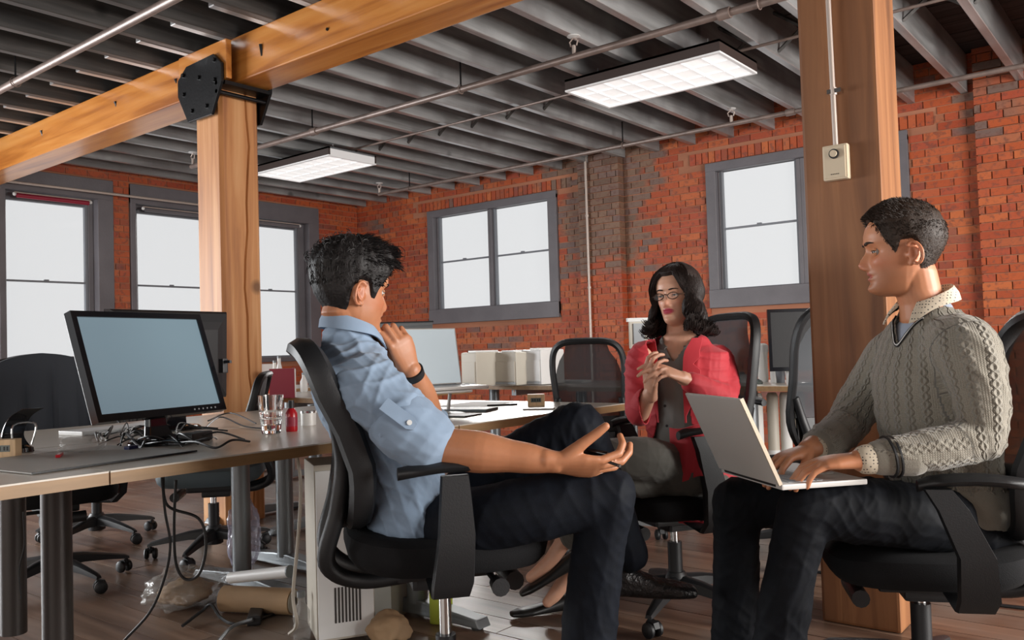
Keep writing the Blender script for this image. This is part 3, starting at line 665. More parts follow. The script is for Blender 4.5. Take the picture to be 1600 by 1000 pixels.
# ------------------------------------------------------------------ monitors
def monitor(label, loc, rz, w_=.51, h=.335, tilt=15, zc=.09, screen='screen', lipname=True):
    """local: screen faces +x; loc on desk"""
    t = thing('monitor', label, 'monitor', loc, rz)
    tl = rad(tilt); Rm = Matrix.Rotation(-tl, 3, 'Y')
    def mk(mb, name, m, par=t, **k):
        mb.v = [tuple(Rm @ V(*p) + V(0, 0, zc)) for p in mb.v]; return mb.build(name, m, par, **k)
    b = .018
    bz = MB(); 
    bz.b2((-.02, -w_/2, 0), (.008, -w_/2+b, h)); bz.b2((-.02, w_/2-b, 0), (.008, w_/2, h)); bz.b2((-.02, -w_/2+b, h-b), (.008, w_/2-b, h)); bz.b2((-.02, -w_/2+b, 0), (.008, w_/2-b, b*1.3))
    fr = mk(bz, 'bezel', M['black_gloss'])
    mk(MB().b2((-.02, -w_/2+b, b*1.3), (.002, w_/2-b, h-b)), 'screen_panel', M[screen])
    sh = MB().rings([[V(x, yy, zz) for yy, zz in ((-w_/2+i_, i_), (w_/2-i_, i_), (w_/2-i_, h-i_), (-w_/2+i_, h-i_))] for x, i_ in ((-.02, .0), (-.032, .008), (-.045, .04), (-.055, .07))])
    sb = mk(sh, 'rear_shell', M['black'])
    v_ = MB()
    for i in range(10):
        for j in range(4): v_.b2((-.0375, -w_/2+.035+i*.045, h-.035-j*.010), (-.030, -w_/2+.068+i*.045, h-.031-j*.010))
    mk(v_, 'vent_slots', M['keys'], sb)
    for i in range(6): mk(MB().cyl((.008, w_/2-.05-i*.018, b*.6), (.0095, w_/2-.05-i*.018, b*.6), .003, n=8), 'button', M['keys'], fr)
    MB().rings([[V(x, s*w2, z) for s, x in ((-1, xx-.012), (1, xx-.012), (1, xx+.012), (-1, xx+.012))] for xx, z, w2 in ((-.03, .012, .05), (-.045, .05, .035), (-.05, .12, .03), (-.045, .17, .035))]).build('neck', M['black_gloss'], t, bevel=.004)
    MB().rings([[V(.01+.105*k*math.cos(a), .13*k*math.sin(a), z) for a in [2*PI*j/32 for j in range(32)]] for k, z in ((1, 0), (1, .006), (.93, .013), (.5, .018))]).build('stand_base', M['black_gloss'], t, smooth=True)
    return t
ax = R0*.42+F0*.907
c_ = P(248, 657, 2.66); mrz = math.atan2(ax.y, ax.x)-PI/2
m1 = monitor('large black monitor tilted back, its blank blue-grey screen facing the aisle', (c_.x+.01, c_.y+.02, DH+.001), mrz, .505, .345, 19, .080)
c2 = P(262, 640, 3.12)
m2 = monitor('second monitor back to back behind the front one, its vented rear showing', (c2.x, c2.y, DH+.001), mrz+PI-.1, .50, .33, 2, .105)
c3 = G(1262, 606, DH)
m3 = monitor('dark far monitor on the white desk, partly behind the dark post', (c3.x-.05, c3.y+.35, DH+.001), world_heading(0, -98), .56, .36, 3, .08, 'black')
o = MB().b2((-.014, -.01, 0), (.014, .01, .05)).build('webcam', M['black'], bevel=.004); MB().b2((.01, -.004, .034), (.045, .004, .044)).build('webcam_arm', M['black'], o)
o.location = P(349, 583, 2.95); tag(o, 'little black webcam clipped to the right edge of the second monitor', 'webcam')
# ------------------------------------------------------------------ laptops
def laptop(label, loc, rz, w_=.33, d=.23, ang=110, screen='screen_pale', face=True):
    """hinge along local y at x=0, base towards +x, lid rises from x=0 leaning to -x"""
    t = thing('laptop', label, 'laptop', loc, rz)
    MB().b2((0, -w_/2, 0), (d, w_/2, .014)).build('base', M['alu'], t, bevel=.004)
    kk = MB(); n = 0
    for i in range(5):
        for j in range(13): kk.b2((.03+i*.0195, -.142+j*.0222, .0138), (.0465+i*.0195, -.1225+j*.0222, .0155))
    kk.build('keyboard', M['keys'], t)
    MB().b2((.145, -.05, .0138), (.215, .05, .0146)).build('touchpad', M['white'], t)
    a = rad(ang); dv = V(math.cos(a), 0, math.sin(a)); nv = V(math.sin(a), 0, -math.cos(a))
    def slab(u0, u1, y0, y1, n0, n1):
        mb = MB(); return mb.add([V(0, yy, .014)+dv*u+nv*n_ for u in (u0, u1) for yy in (y0, y1) for n_ in (n0, n1)], [(0, 1, 3, 2), (4, 6, 7, 5), (0, 4, 5, 1), (2, 3, 7, 6), (0, 2, 6, 4), (1, 5, 7, 3)])
    ld = slab(0, d, -w_/2, w_/2, -.007, 0).build('lid', M['alu'], t, bevel=.003)
    slab(.006, d-.006, -w_/2+.006, w_/2-.006, 0, .0015).build('display', M[screen], t)
    slab(0, d, -w_/2-.0005, -w_/2+.004, -.0075, .002).build('lid_edge', M['alu_edge'], t)
    MB().cyl((0, -w_/2+.03, .01), (0, w_/2-.03, .01), .006, n=8).build('hinge', M['black'], t)
    return t
cl = P(700, 618, 2.95)
lap1 = laptop('silver laptop with a pale glowing screen raised on a stand on the desk', (-2.56, 2.60, DH+.10), rad(-22), .34, .25, 103)
st = thing('laptop_stand', 'silver angled stand under the glowing laptop', 'laptop stand', (-2.56, 2.60, DH), rad(-22))
MB().b2((.01, -.10, .088), (.24, .10, .098)).build('stand_plate', M['alu'], st, bevel=.003); MB().b2((.02, -.08, 0), (.21, .08, .006)).build('stand_foot', M['alu'], st)
for yy in (-.07, .07): MB().cyl((.06, yy, 0), (.09, yy, .09), .008, n=8).build('stand_leg', M['alu'], st)
# laptop on the lap of the man in the sweater
pn, pf = P(1218, 752, 2.10), P(1130, 737, 2.40); hc = (pn+pf)/2
ux = (pn-pf); ux.z = 0; ux.normalize()     # towards camera
rz3 = math.atan2(ux.y, ux.x)-PI/2          # local -y?
# local y must be +-hinge, local x towards the user (screen right)
if V(math.cos(rz3), math.sin(rz3), 0).dot(R0) < 0: rz3 += PI
LAPZ = hc.z
lap2 = laptop('open silver laptop on the lap of the man in the grey sweater', (hc.x, hc.y, LAPZ-.012), rz3, .33, .235, 114, 'screen_pale')
# ------------------------------------------------------------------ desk clutter
def place(o, px, py, h=DH, dz=0): p = G(px, py, h); o.location = (p.x, p.y, h+dz); return o
gl = thing('tumbler', 'clear ribbed glass tumbler on the desk left of the red bottle', 'glass'); place(gl, 424, 678)
MB().lathe((0, 0, 0), [(.0, .004), (.029, .002), (.031, .006), (.040, .095), (.042, .128), (.0395, .128), (.037, .095), (.028, .014), (.0, .013)], 24, cap=False).build('glass_body', M['glass'], gl, smooth=True)
MB().lathe((0, 0, 0), [(.031, .03), (.0335, .034), (.034, .05), (.0325, .054), (.0355, .058), (.036, .074), (.035, .078)], 24, cap=False).build('ribs', M['glass'], gl)
bt = thing('red_bottle', 'small dark red bottle with a black cap beside the tumbler', 'bottle'); place(bt, 456, 674)
MB().lathe((0, 0, 0), [(0, 0), (.018, 0), (.02, .004), (.02, .062), (.012, .076), (.009, .08)], 20).build('bottle_body', M['red_liquid'], bt, smooth=True)
MB().cyl((0, 0, .078), (0, 0, .105), .010, n=14).build('cap', M['black'], bt, smooth=True)
MB().lathe((0, 0, 0), [(.0204, .018), (.0204, .05)], 20, cap=False).build('bottle_label', M['red'], bt)
mg = thing('tin', 'small metal tin standing behind the red bottle', 'tin'); place(mg, 482, 664)
MB().lathe((0, 0, 0), [(0, 0), (.028, 0), (.028, .05), (.024, .05), (.024, .004), (0, .004)], 20).build('tin_body', M['alu'], mg, smooth=True); MB().lathe((0, 0, 0), [(.029, .045), (.029, .052), (.02, .052)], 20, cap=False).build('rim', M['chrome'], mg)
def clock(label, px, py, rz, s=1):
    t = thing('desk_clock', label, 'clock'); place(t, px, py); t.rotation_euler = (0, 0, rz)
    MB().b2((-.022*s, -.04*s, 0), (.022*s, .04*s, .055*s)).build('case', M['clock'], t, bevel=.002)
    MB().b2((.0215*s, -.024*s, .018*s), (.0235*s, .024*s, .038*s)).build('display', M['lcd'], t); 
    mb = MB()
    for i, yy in enumerate((-.017, -.007, .006, .015)): mb.b2((.0234*s, yy*s, .022*s), (.024*s, (yy+.005)*s, .034*s))
    mb.build('digits', M['black'], t)
    return t
clock('small wooden cube clock at the left picture edge on the desk', 8, 714, rad(-45), .9)
clock('small wooden desk clock near the far end of the laptop desk', 838, 634, rad(-55), .95)
ho = thing('phone_holder', 'black curved headset holder on the desk beside the wooden cube clock', 'holder'); place(ho, 36, 706)
MB().lathe((0, 0, 0), [(0, 0), (.03, 0), (.028, .012), (.012, .02)], 18).build('holder_foot', M['black_gloss'], ho, smooth=True)
pts = spline([V(0, -.01, .015), V(-.02, -.02, .05), V(-.02, 0, .10), V(0, .03, .125)], 5)
MB().rings([[p+V(-.002, -.03, 0), p+V(.002, -.03, 0), p+V(.002, .03, 0), p+V(-.002, .03, 0)] for p in pts]).build('holder_shell', M['black_gloss'], ho, smooth=True)
MB().tube(spline([V(.01, -.03, .02), V(.012, -.03, .08), V(.012, .03, .08), V(.01, .02, .02)], 5), .003, 6).build('wire_loop', M['chrome'], ho)
ma = thing('desk_mat', 'thin grey sheet with a black edge lying on the desk under the crumpled bag', 'mat', (-2.36, 1.16, DH+.0015), rad(6))
MB().b2((-.22, -.33, 0), (.20, .12, .003)).build('mat_sheet', mat('grey_mat', (.34, .33, .31), .5), ma); MB().b2((.20, -.33, 0), (.204, .12, .004)).build('mat_edge', M['black'], ma)
def crumple(name, label, cat, loc, r, m, seed, squash=.6, n=3, amp=.35, rot=0, freq=1.6):
    bm = bmesh.new(); bmesh.ops.create_icosphere(bm, subdivisions=n+1, radius=1)
    for v_ in bm.verts:
        q = v_.co.normalized(); d = 1+amp*(noise.noise(q*freq+V(seed, 0, 0)))+amp*.5*abs(noise.noise(q*4+V(0, seed, 0)))+amp*.25*noise.noise(q*9+V(0, seed, 0))
        v_.co = q*d
        v_.co.x *= r[0]; v_.co.y *= r[1]; v_.co.z = max(-.92, v_.co.z)*r[2]
    z0 = min(v_.co.z for v_ in bm.verts)
    for v_ in bm.verts: v_.co.z -= z0
    for f in bm.faces: f.smooth = True
    me = bpy.data.meshes.new(name); bm.to_mesh(me); bm.free(); me.materials.append(m)
    o = link(name, me); o.location = loc; o.rotation_euler = (0, 0, rot); return tag(o, label, cat)
g = G(130, 708, DH)
crumple('plastic_bag', 'small crumpled clear plastic bag on the desk left of the monitor stand', 'bag', (g.x, g.y, DH+.005), (.04, .06, .022), M['bag'], 3)
def flat_thing(name, label, cat, px, py, dims, m, rz=0, h=DH, dz=0):
    o = MB().b2((-dims[0]/2, -dims[1]/2, 0), (dims[0]/2, dims[1]/2, dims[2])).build(name, m, bevel=min(dims)*.2); place(o, px, py, h, dz); o.rotation_euler = (0, 0, rz); return tag(o, label, cat)
flat_thing('pen', 'short red marker lying on the desk in front of the crumpled bag', 'pen', 93, 716, (.012, .07, .008), M['red_liquid'], rad(60), dz=.005)
flat_thing('power_adapter', 'flat black power adapter on the desk right of the monitor stand', 'adapter', 306, 690, (.05, .11, .03), M['black'], rad(25))
flat_thing('keyboard_tray', 'pale flat keyboard lying on the desk behind the cables left of the monitor stand', 'keyboard', 190, 672, (.14, .40, .015), M['white'], rad(8), dz=.0)
flat_thing('cable_box', 'little dark blue plug lying at the front of the cable tangle', 'plug', 205, 704, (.02, .035, .014), mat('navy_plastic', (.01, .02, .08), .3), .3)
flat_thing('tablet', 'grey closed tablet lying on the desk in front of the laptop stand', 'tablet', 735, 642, (.20, .15, .012), mat('slate_cover', (.10, .12, .13), .5), rad(20))
flat_thing('notebook', 'black slim notebook under the grey tablet edge', 'notebook', 712, 650, (.16, .14, .006), M['black'], rad(12), dz=-.0)
flat_thing('phone', 'pale thin phone on the desk in front of the wooden desk clock', 'phone', 842, 640, (.06, .13, .007), M['white'], rad(-60))
flat_thing('pen', 'dark pen on the desk right of the grey tablet', 'pen', 785, 634, (.008, .14, .008), M['black'], rad(-40))
flat_thing('paper_sheet', 'loose white papers under the laptop stand', 'paper', 745, 632, (.24, .30, .003), M['paper'], rad(10))
# cable tangle
def cable(name, label, pts, r, m, group=None, n=8):
    o = MB().tube(spline(pts, n), r, 6).build(name, m, smooth=True); return tag(o, label, 'cable', group)
random.seed(11)
for i in range(15):
    px0, py0 = random.uniform(150, 250), random.uniform(680, 700)
    pts = []
    x, yv = px0, py0
    for k in range(7):
        p = G(x, yv, DH); pts.append(V(p.x, p.y, DH+.006+.03*random.random()*(k % 2)))
        x += random.uniform(8, 38) if i < 11 else random.uniform(-12, 12); yv += random.uniform(-9, 8); yv = min(max(yv, 672), 703)
    cable('cable', 'black cable in the tangle around the monitor stand', pts, random.choice([.0028, .0022, .0035]), M['black'], 'black cables tangled around the monitor stand')
for i, pp in enumerate([[(320, 672), (345, 662), (380, 668), (409, 672)], [(325, 660), (360, 655), (400, 664)], [(300, 692), (340, 688), (382, 690)]]):
    cable('cable', ['black cable curving from the monitor towards the tumbler', 'thin black cable looping behind the one that runs to the tumbler', 'black cable lying near the desk edge under the monitor'][i], [V(G(x, y, DH).x, G(x, y, DH).y, DH+.006+.02*(k == 1)) for k, (x, y) in enumerate(pp)], .003, M['black'])
# hanging cables under the desk
cable('hanging_cable', 'thick black cable hanging from the desk in a long loop over the plastic bag', [P(255, 745, 2.75), P(262, 790, 2.75), P(310, 810, 2.75), P(322, 850, 2.75), P(312, 895, 2.75), P(290, 905, 2.75), P(275, 880, 2.75), P(272, 820, 2.75), P(275, 750, 2.75)], .005, M['black'])
cable('hanging_cable', 'black cable dropping from the desk edge to the floor at the bottom', [P(253, 745, 2.72), P(258, 800, 2.72), P(266, 850, 2.72), P(258, 900, 2.72), P(235, 955, 2.72), P(195, 1000, 2.74), P(170, 1030, 2.72)], .0045, M['black'])
cable('hanging_cable', 'thin dark wire hanging at the left picture edge beside the chair', [P(36, 800, 2.9), P(38, 850, 2.9), P(30, 890, 2.9), P(33, 935, 2.9)], .003, M['black'])
cable('power_cable', 'pale cable falling from the desk past the white cabinet to the floor', [P(464, 712, 2.75), P(470, 760, 2.75), P(466, 840, 2.75), P(458, 930, 2.75), P(464, 975, 2.76), G(452, 990, .01)], .006, M['offwhite'])
cable('floor_cable', 'black power lead with a grey plug on the floor by the bag', [G(285, 978, .01), G(315, 955, .03), G(330, 945, .05), G(345, 965, .015), G(370, 975, .01), G(420, 962, .01), G(455, 940, .01)], .006, M['black'])
cable('floor_cable', 'grey lead running off the bottom of the picture from the power strip', [G(395, 968, .03), G(365, 978, .012), G(345, 998, .012), G(330, 1020, .012)], .007, M['leg_grey'])
cable('floor_cable', 'long black cable on the boards at the right picture edge', [G(1475, 912, .01), G(1500, 922, .02), G(1485, 932, .01), G(1520, 940, .01), G(1600, 950, .01), G(1680, 955, .01)], .007, M['black'])
cable('floor_cable', 'thin black cable on the floor between the legs of the man with the laptop', [G(1270, 893, .01), G(1300, 897, .01), G(1330, 903, .01)], .007, M['black'])
flat_thing('power_strip', 'black power strip on the floor under the desk', 'power strip', 400, 968, (.05, .16, .035), M['black'], rad(50), h=0)
# things on the floor under the desks
g = G(290, 945, 0)
crumple('rubbish_bag', 'clear plastic rubbish bag slumped on the floor beside the round desk leg', 'bag', (g.x-.0, g.y+.0, 0), (.15, .15, .075), M['bag'], 8, n=4)
crumple('carrier_bag', 'crumpled brown and white packing inside the clear rubbish bag', 'packing', (g.x-.0, g.y+.0, .01), (.10, .10, .045), M['kraft'], 4, n=3)
g = G(383, 893, 0)
crumple('standing_bag', 'tall lilac-rimmed clear plastic bag standing between the two round legs', 'bag', (g.x, g.y, 0), (.06, .075, .17), M['bag_lilac'], 5, n=4, amp=.35)
ro = thing('paper_roll', 'thick brown roll with a pale end lying on the desk foot', 'roll'); a, b = G(350, 935, .05), G(458, 940, .05)
MB().cyl(a, b, .05, n=24).build('roll_tube', M['kraft'], ro, smooth=True); MB().cyl(b+(b-a).normalized()*.001, b+(b-a).normalized()*.004, .043, n=24).build('roll_end', M['offwhite'], ro); MB().cyl(b+(b-a).normalized()*.004, b+(b-a).normalized()*.006, .018, n=16).build('roll_core', M['leg_dark'], ro)
tu = thing('poster_tube', 'thin white rolled tube resting above the brown roll', 'roll'); a, b = P(360, 903, 3.35), P(452, 893, 3.2)
MB().cyl(a, b, .022, n=16).build('tube_body', M['white'], tu, smooth=True); MB().cyl(b, b+(b-a).normalized()*.006, .0235, n=16).build('end_cap', M['leg_grey'], tu)
wc = thing('cabinet', 'tall off-white cabinet standing under the desk behind the tilted chair', 'cabinet', at_h(528, 860, 3.02), rad(-30))
MB().b2((-.16, -.09, .02), (.08, .11, .62)).build('cabinet_body', M['offwhite'], wc, bevel=.006); MB().b2((.08, -.085, .03), (.088, .105, .60)).build('cabinet_door', M['white'], wc, bevel=.002)
mb = MB()
for i in range(8): mb.b2((.088, -.03+.012*i, .08), (.090, -.024+.012*i, .20))
mb.build('vent_slots', M['leg_dark'], wc)
bx = thing('carton', 'grey carton with printed columns standing right of the off-white cabinet', 'box', at_h(606, 860, 3.35), rad(8))
MB().b2((-.10, -.11, 0), (.10, .11, .45)).build('carton_body', mat('printed_carton', (.42, .40, .35), .7), bx)
mb = MB()
for i in range(3):
    for j in range(14): mb.b2((.1005, -.07+i*.045, .18+j*.017), (.1015, -.07+i*.045+random.uniform(.015, .032), .188+j*.017))
mb.build('printed_lines', M['leg_dark'], bx)
crumple('paper_bag', 'brown paper bag on the floor behind the man in the blue shirt', 'bag', at_h(607, 940, 2.95), (.07, .07, .055), M['kraft'], 9, amp=.25)
flat_thing('lime_folder', 'lime green card box on the floor right of the brown paper bag', 'box', 690, 970, (.05, .10, .20), M['yellowgreen'], .3, h=0)
sb = thing('spray_bottle', 'clear ribbed plastic bottle standing on the floor at the bottom', 'bottle'); place(sb, 472, 1000, 0)
MB().lathe((0, 0, 0), [(0, 0), (.025, 0), (.03, .01), (.03, .05), (.026, .06), (.03, .07), (.03, .10), (.012, .13), (.012, .15)], 16).build('bottle_body', M['bag'], sb, smooth=True); MB().cyl((0, 0, .15), (0, 0, .17), .014, n=12).build('cap', M['leg_grey'], sb)
# ------------------------------------------------------------------ far desk goods
def box_thing(name, label, cat, px, py, dims, m, rz, extra=None, h=DH):
    t = thing(name, label, cat); place(t, px, py, h); t.rotation_euler = (0, 0, rz)
    MB().b2((-dims[0]/2, 0, .004), (dims[0]/2, dims[1], dims[2])).build('case', m, t, bevel=.012)
    MB().b2((-dims[0]/2+.01, -.006, .03), (dims[0]/2-.01, .0, dims[2]*.72)).build('front_panel', m, t, bevel=.002)
    MB().b2((-dims[0]/2+.01, -.008, .012), (dims[0]/2-.01, .0, .026)).build('tray', M['keys'], t)
    MB().b2((-dims[0]*.2, .03, dims[2]), (dims[0]*.3, dims[1]-.05, dims[2]+.012)).build('lid', M['white'], t)
    return t
box_thing('printer', 'beige printer, widest of the pale machines on the far desk', 'printer', 788, 603, (.235, .30, .235), M['offwhite'], rad(-5))
box_thing('desktop_computer', 'white flat-fronted machine at the right end of the beige printer', 'machine', 831, 602, (.18, .25, .245), M['white'], rad(-5))
box_thing('scanner', 'pale narrow machine left of the beige printer, behind the laptop lid', 'machine', 733, 605, (.15, .30, .24), M['offwhite'], rad(-5))
o = MB().b2((-.02, -.02, 0), (.03, .02, .24)).build('file_holder', M['black'], bevel=.004); place(o, 853, 600); tag(o, 'black upright file holder just right of the white machine', 'file holder')
flat_thing('shelf_board', 'white board lying along the small far desk', 'board', 885, 598, (.35, .12, .02), M['white'], rad(3))
# grey louvred panel behind the man's head
lp = thing('folding_screen', 'grey-blue ribbed panel standing on the desk behind the laptop lid', 'panel', (0, 0, 0)); p = P(655, 502, 3.9)
lp.location = (p.x, p.y, DH); lp.rotation_euler = (0, 0, world_heading(0, 4))
hh = p.z-DH
MB().b2((-.20, -.01, .0), (.06, .01, hh-.006)).build('panel_core', M['leg_grey'], lp)
for i in range(14): MB().b2((-.20, -.016, hh-.02-i*.016), (.06, -.01, hh-.01-i*.016)).build('slat', M['leg_grey'], lp)
MB().b2((-.205, -.014, hh-.006), (.065, .014, hh)).build('top_rail', M['black'], lp)
# white desk at right: tubes, cups
def lathe_thing(name, label, cat, px, py, prof, m, h=DH, group=None, extra=None):
    t = thing(name, label, cat, group=group); place(t, px, py, h)
    MB().lathe((0, 0, 0), prof, 16).build(name+'_body', m, t, smooth=True)
    if extra: MB().lathe((0, 0, 0), extra[0], 16).build(extra[1], extra[2], t, smooth=True)
    return t
for i, px in enumerate((1193, 1212)):
    lathe_thing('foam_tube', ['left one of the two bent white padded tubes on the white far desk', 'right one of the two bent white padded tubes on the white far desk'][i], 'tube', px, 597, [(.03, 0), (.032, .03), (.03, .15), (.036, .20), (.034, .235), (.015, .245)], M['paper'], extra=([(.037, .19), (.04, .21), (.037, .23)], 'tape_band', M['white']))
lathe_thing('paper_cup', 'dark grey cup with a white lid beside the padded tubes', 'cup', 1220, 598, [(.025, 0), (.032, .10), (.03, .10)], M['sash'], extra=([(.034, .10), (.034, .112), (.02, .115)], 'lid', M['white']))
lathe_thing('paper_cup', 'white cup at the front right of the white far desk', 'cup', 1236, 601, [(.025, 0), (.03, .08), (.028, .08)], M['white'], extra=([(.031, .074), (.032, .084)], 'rim', M['paper']))
lathe_thing('black_cup', 'small black cup next to the mesh chair on the white far desk', 'cup', 1241, 600, [(.02, 0), (.026, .065), (.022, .065)], M['black'], extra=([(.027, .06), (.028, .068)], 'rim', M['black_gloss']))
lathe_thing('mouse', 'small dark mouse-like object on the front of the white far desk', 'mouse', 1184, 600, [(.03, 0), (.032, .012), (.02, .024), (.0, .028)], M['lcd'], extra=([(.012, .026), (.01, .030)], 'wheel', M['black']))
lathe_thing('tape_roll', 'white coiled roll at the left end of the white far desk, by the woman', 'roll', 1160, 600, [(.03, 0), (.04, .01), (.035, .035), (.04, .05), (.02, .06)], M['white'], extra=([(.018, .06), (.015, .075)], 'core', M['leg_grey']))
for i, px in enumerate((1184, 1208, 1228, 1250)):
    lathe_thing('padded_tube', ['leftmost', 'second', 'third', 'rightmost'][i]+' of the four pale padded tubes standing under the white far desk', 'tube', px, 660, [(.03, 0), (.034, .02), (.034, .66), (.025, .68)], M['paper'] if i % 2 == 0 else M['offwhite'], h=0, extra=([(.0355, .30), (.037, .31), (.0355, .33)], 'tape_band', M['white'])).location = at_h(px, 660, 5.25)
# lamp-like stool/armrest? -> small stool with padded top
# left far desk goods
bd = thing('red_binder', 'dark red binder standing on the far desk behind the tumbler', 'binder', (0, 0, 0)); g = P(442, 628, 5.2); bd.location = (g.x, g.y, 0); bd.location.z = DH; bd.rotation_euler = (0, 0, world_heading(0, 5))
MB().b2((-.075, -.02, 0), (.075, .02, .18)).build('cover', M['red'], bd, bevel=.003); MB().b2((-.07, -.016, .004), (.078, .016, .176)).build('pages', M['paper'], bd)
desk_sup = desk(g.x-.62, g.x+.5, 3.25, 4.35, 'small pale side table behind the tumbler, carrying the red binder', [(g.x-.3, g.y), (g.x+.3, g.y)], foot='y')
for i, (px, m_, lab, hh_) in enumerate([(412, 'orange', 'orange box lying on the side table left of the binder', .07), (430, 'paper', 'white paper cup stack behind the red binder', .21), (437, 'white', 'slim white bottle behind the red binder, rightmost of the pale ones', .24), (475, 'white', 'white bottle with a grey cap right of the red binder', .12)]):
    p = P(px, 610, 5.95); t = thing(['orange_box', 'paper_cup', 'white_bottle', 'white_bottle'][i], lab, ['box', 'cup', 'bottle', 'bottle'][i], (p.x, p.y, DH))
    if i == 0: MB().b2((-.05, -.04, 0), (.06, .04, .09)).build('box_body', M[m_], t, bevel=.006); MB().b2((-.04, -.03, .09), (.03, .03, .12)).build('box_flap', M[m_], t)
    else: MB().lathe((0, 0, 0), [(.02, 0), (.026, .01), (.026, hh_*.6), (.012, hh_*.85), (.012, hh_)], 14).build('bottle_body', M[m_], t, smooth=True); MB().cyl((0, 0, hh_), (0, 0, hh_+.015), .014, n=10).build('cap', M['leg_grey'], t)
o = MB().b2((-.09, -.10, 0), (.09, .10, .20)).build('white_box', M['white'], bevel=.004); p = P(398, 610, 6.2); o.location = (p.x, p.y, DH); tag(o, 'plain white box on the side table just right of the orange post', 'box')
# white easel board behind the woman's shoulder
eb = thing('flip_chart', 'white board corner sticking up behind the woman at her right shoulder', 'board', at_h(1000, 600, 4.6), world_heading(0, 8)); p = P(985, 497, 4.6)
MB().b2((-.05, -.012, .98), (.10, .012, p.z-.01)).build('board', M['offwhite'], eb, bevel=.004); MB().b2((-.06, -.016, p.z-.02), (.11, .016, p.z)).build('top_rail', M['white'], eb)
for x in (-.03, .09): MB().cyl((x, .03, 0), (x, .02, 1.0), .012, n=8).build('leg', M['leg_grey'], eb)
MB().b2((-.03, -.02, p.z-.14), (.03, -.012, p.z-.03)).build('clip', M['keys'], eb)
# ================================================================== people
def frame(t, hint):
    t = t.normalized(); u = (hint-t*hint.dot(t)).normalized(); return u, t.cross(u)
def loft(secs, n=22, sup=1.0, dome=True):
    """secs: (centre, a-vector, b-vector); closed tube with domed ends"""
    S_ = [(Vector(c), Vector(a), Vector(b)) for c, a, b in secs]
    if dome:
        def ext(c, a, b, d):
            r = min(a.length, b.length); return [(c+d*r*math.sin(q)*.9, a*math.cos(q), b*math.cos(q)) for q in (.45, .9, 1.25, 1.48)]
        d0 = (S_[0][0]-S_[1][0]).normalized(); d1 = (S_[-1][0]-S_[-2][0]).normalized()
        S_ = ext(*S_[0], d0)[::-1]+S_+ext(*S_[-1], d1)
    out = []
    for c, a, b in S_:
        r = []
        for k in range(n):
            q = 2*PI*k/n; cx, sy = math.cos(q), math.sin(q)
            r.append(c+a*math.copysign(abs(cx)**sup, cx)+b*math.copysign(abs(sy)**sup, sy))
        out.append(r)
    return MB().rings(out)
def limb(pts, rads, hint=Vector((0, 0, 1)), flat=1.0, sub=5, n=18):
    """smooth tapered limb through pts"""
    P_ = spline(pts, sub); Rr = []
    for i in range(len(rads)-1):
        for k in range(sub):
            t = k/sub; t = t*t*(3-2*t); Rr.append(rads[i]*(1-t)+rads[i+1]*t)
    Rr.append(rads[-1]); secs = []; u = None
    for i, p in enumerate(P_):
        t = (P_[min(i+1, len(P_)-1)]-P_[max(i-1, 0)])
        if t.length < 1e-6: t = Vector((0, 0, 1))
        t.normalize()
        if u is None: u = (hint-t*hint.dot(t)).normalized()
        u = (u-t*u.dot(t)).normalized(); v_ = t.cross(u)
        secs.append((p, u*Rr[i]*flat, v_*Rr[i]))
    return loft(secs, n)
def ell(c, rx, ry, rz, mat3=None, n=20, m=12):
    mb = MB(); c = Vector(c); out = []
    for i in range(m+1):
        t = PI*(.015+.97*i/m); ring = []
        for j in range(n):
            p = Vector((rx*math.sin(t)*math.cos(2*PI*j/n), ry*math.sin(t)*math.sin(2*PI*j/n), -rz*math.cos(t)))
            ring.append(c+(mat3 @ p if mat3 else p))
        out.append(ring)
    return mb.rings(out)
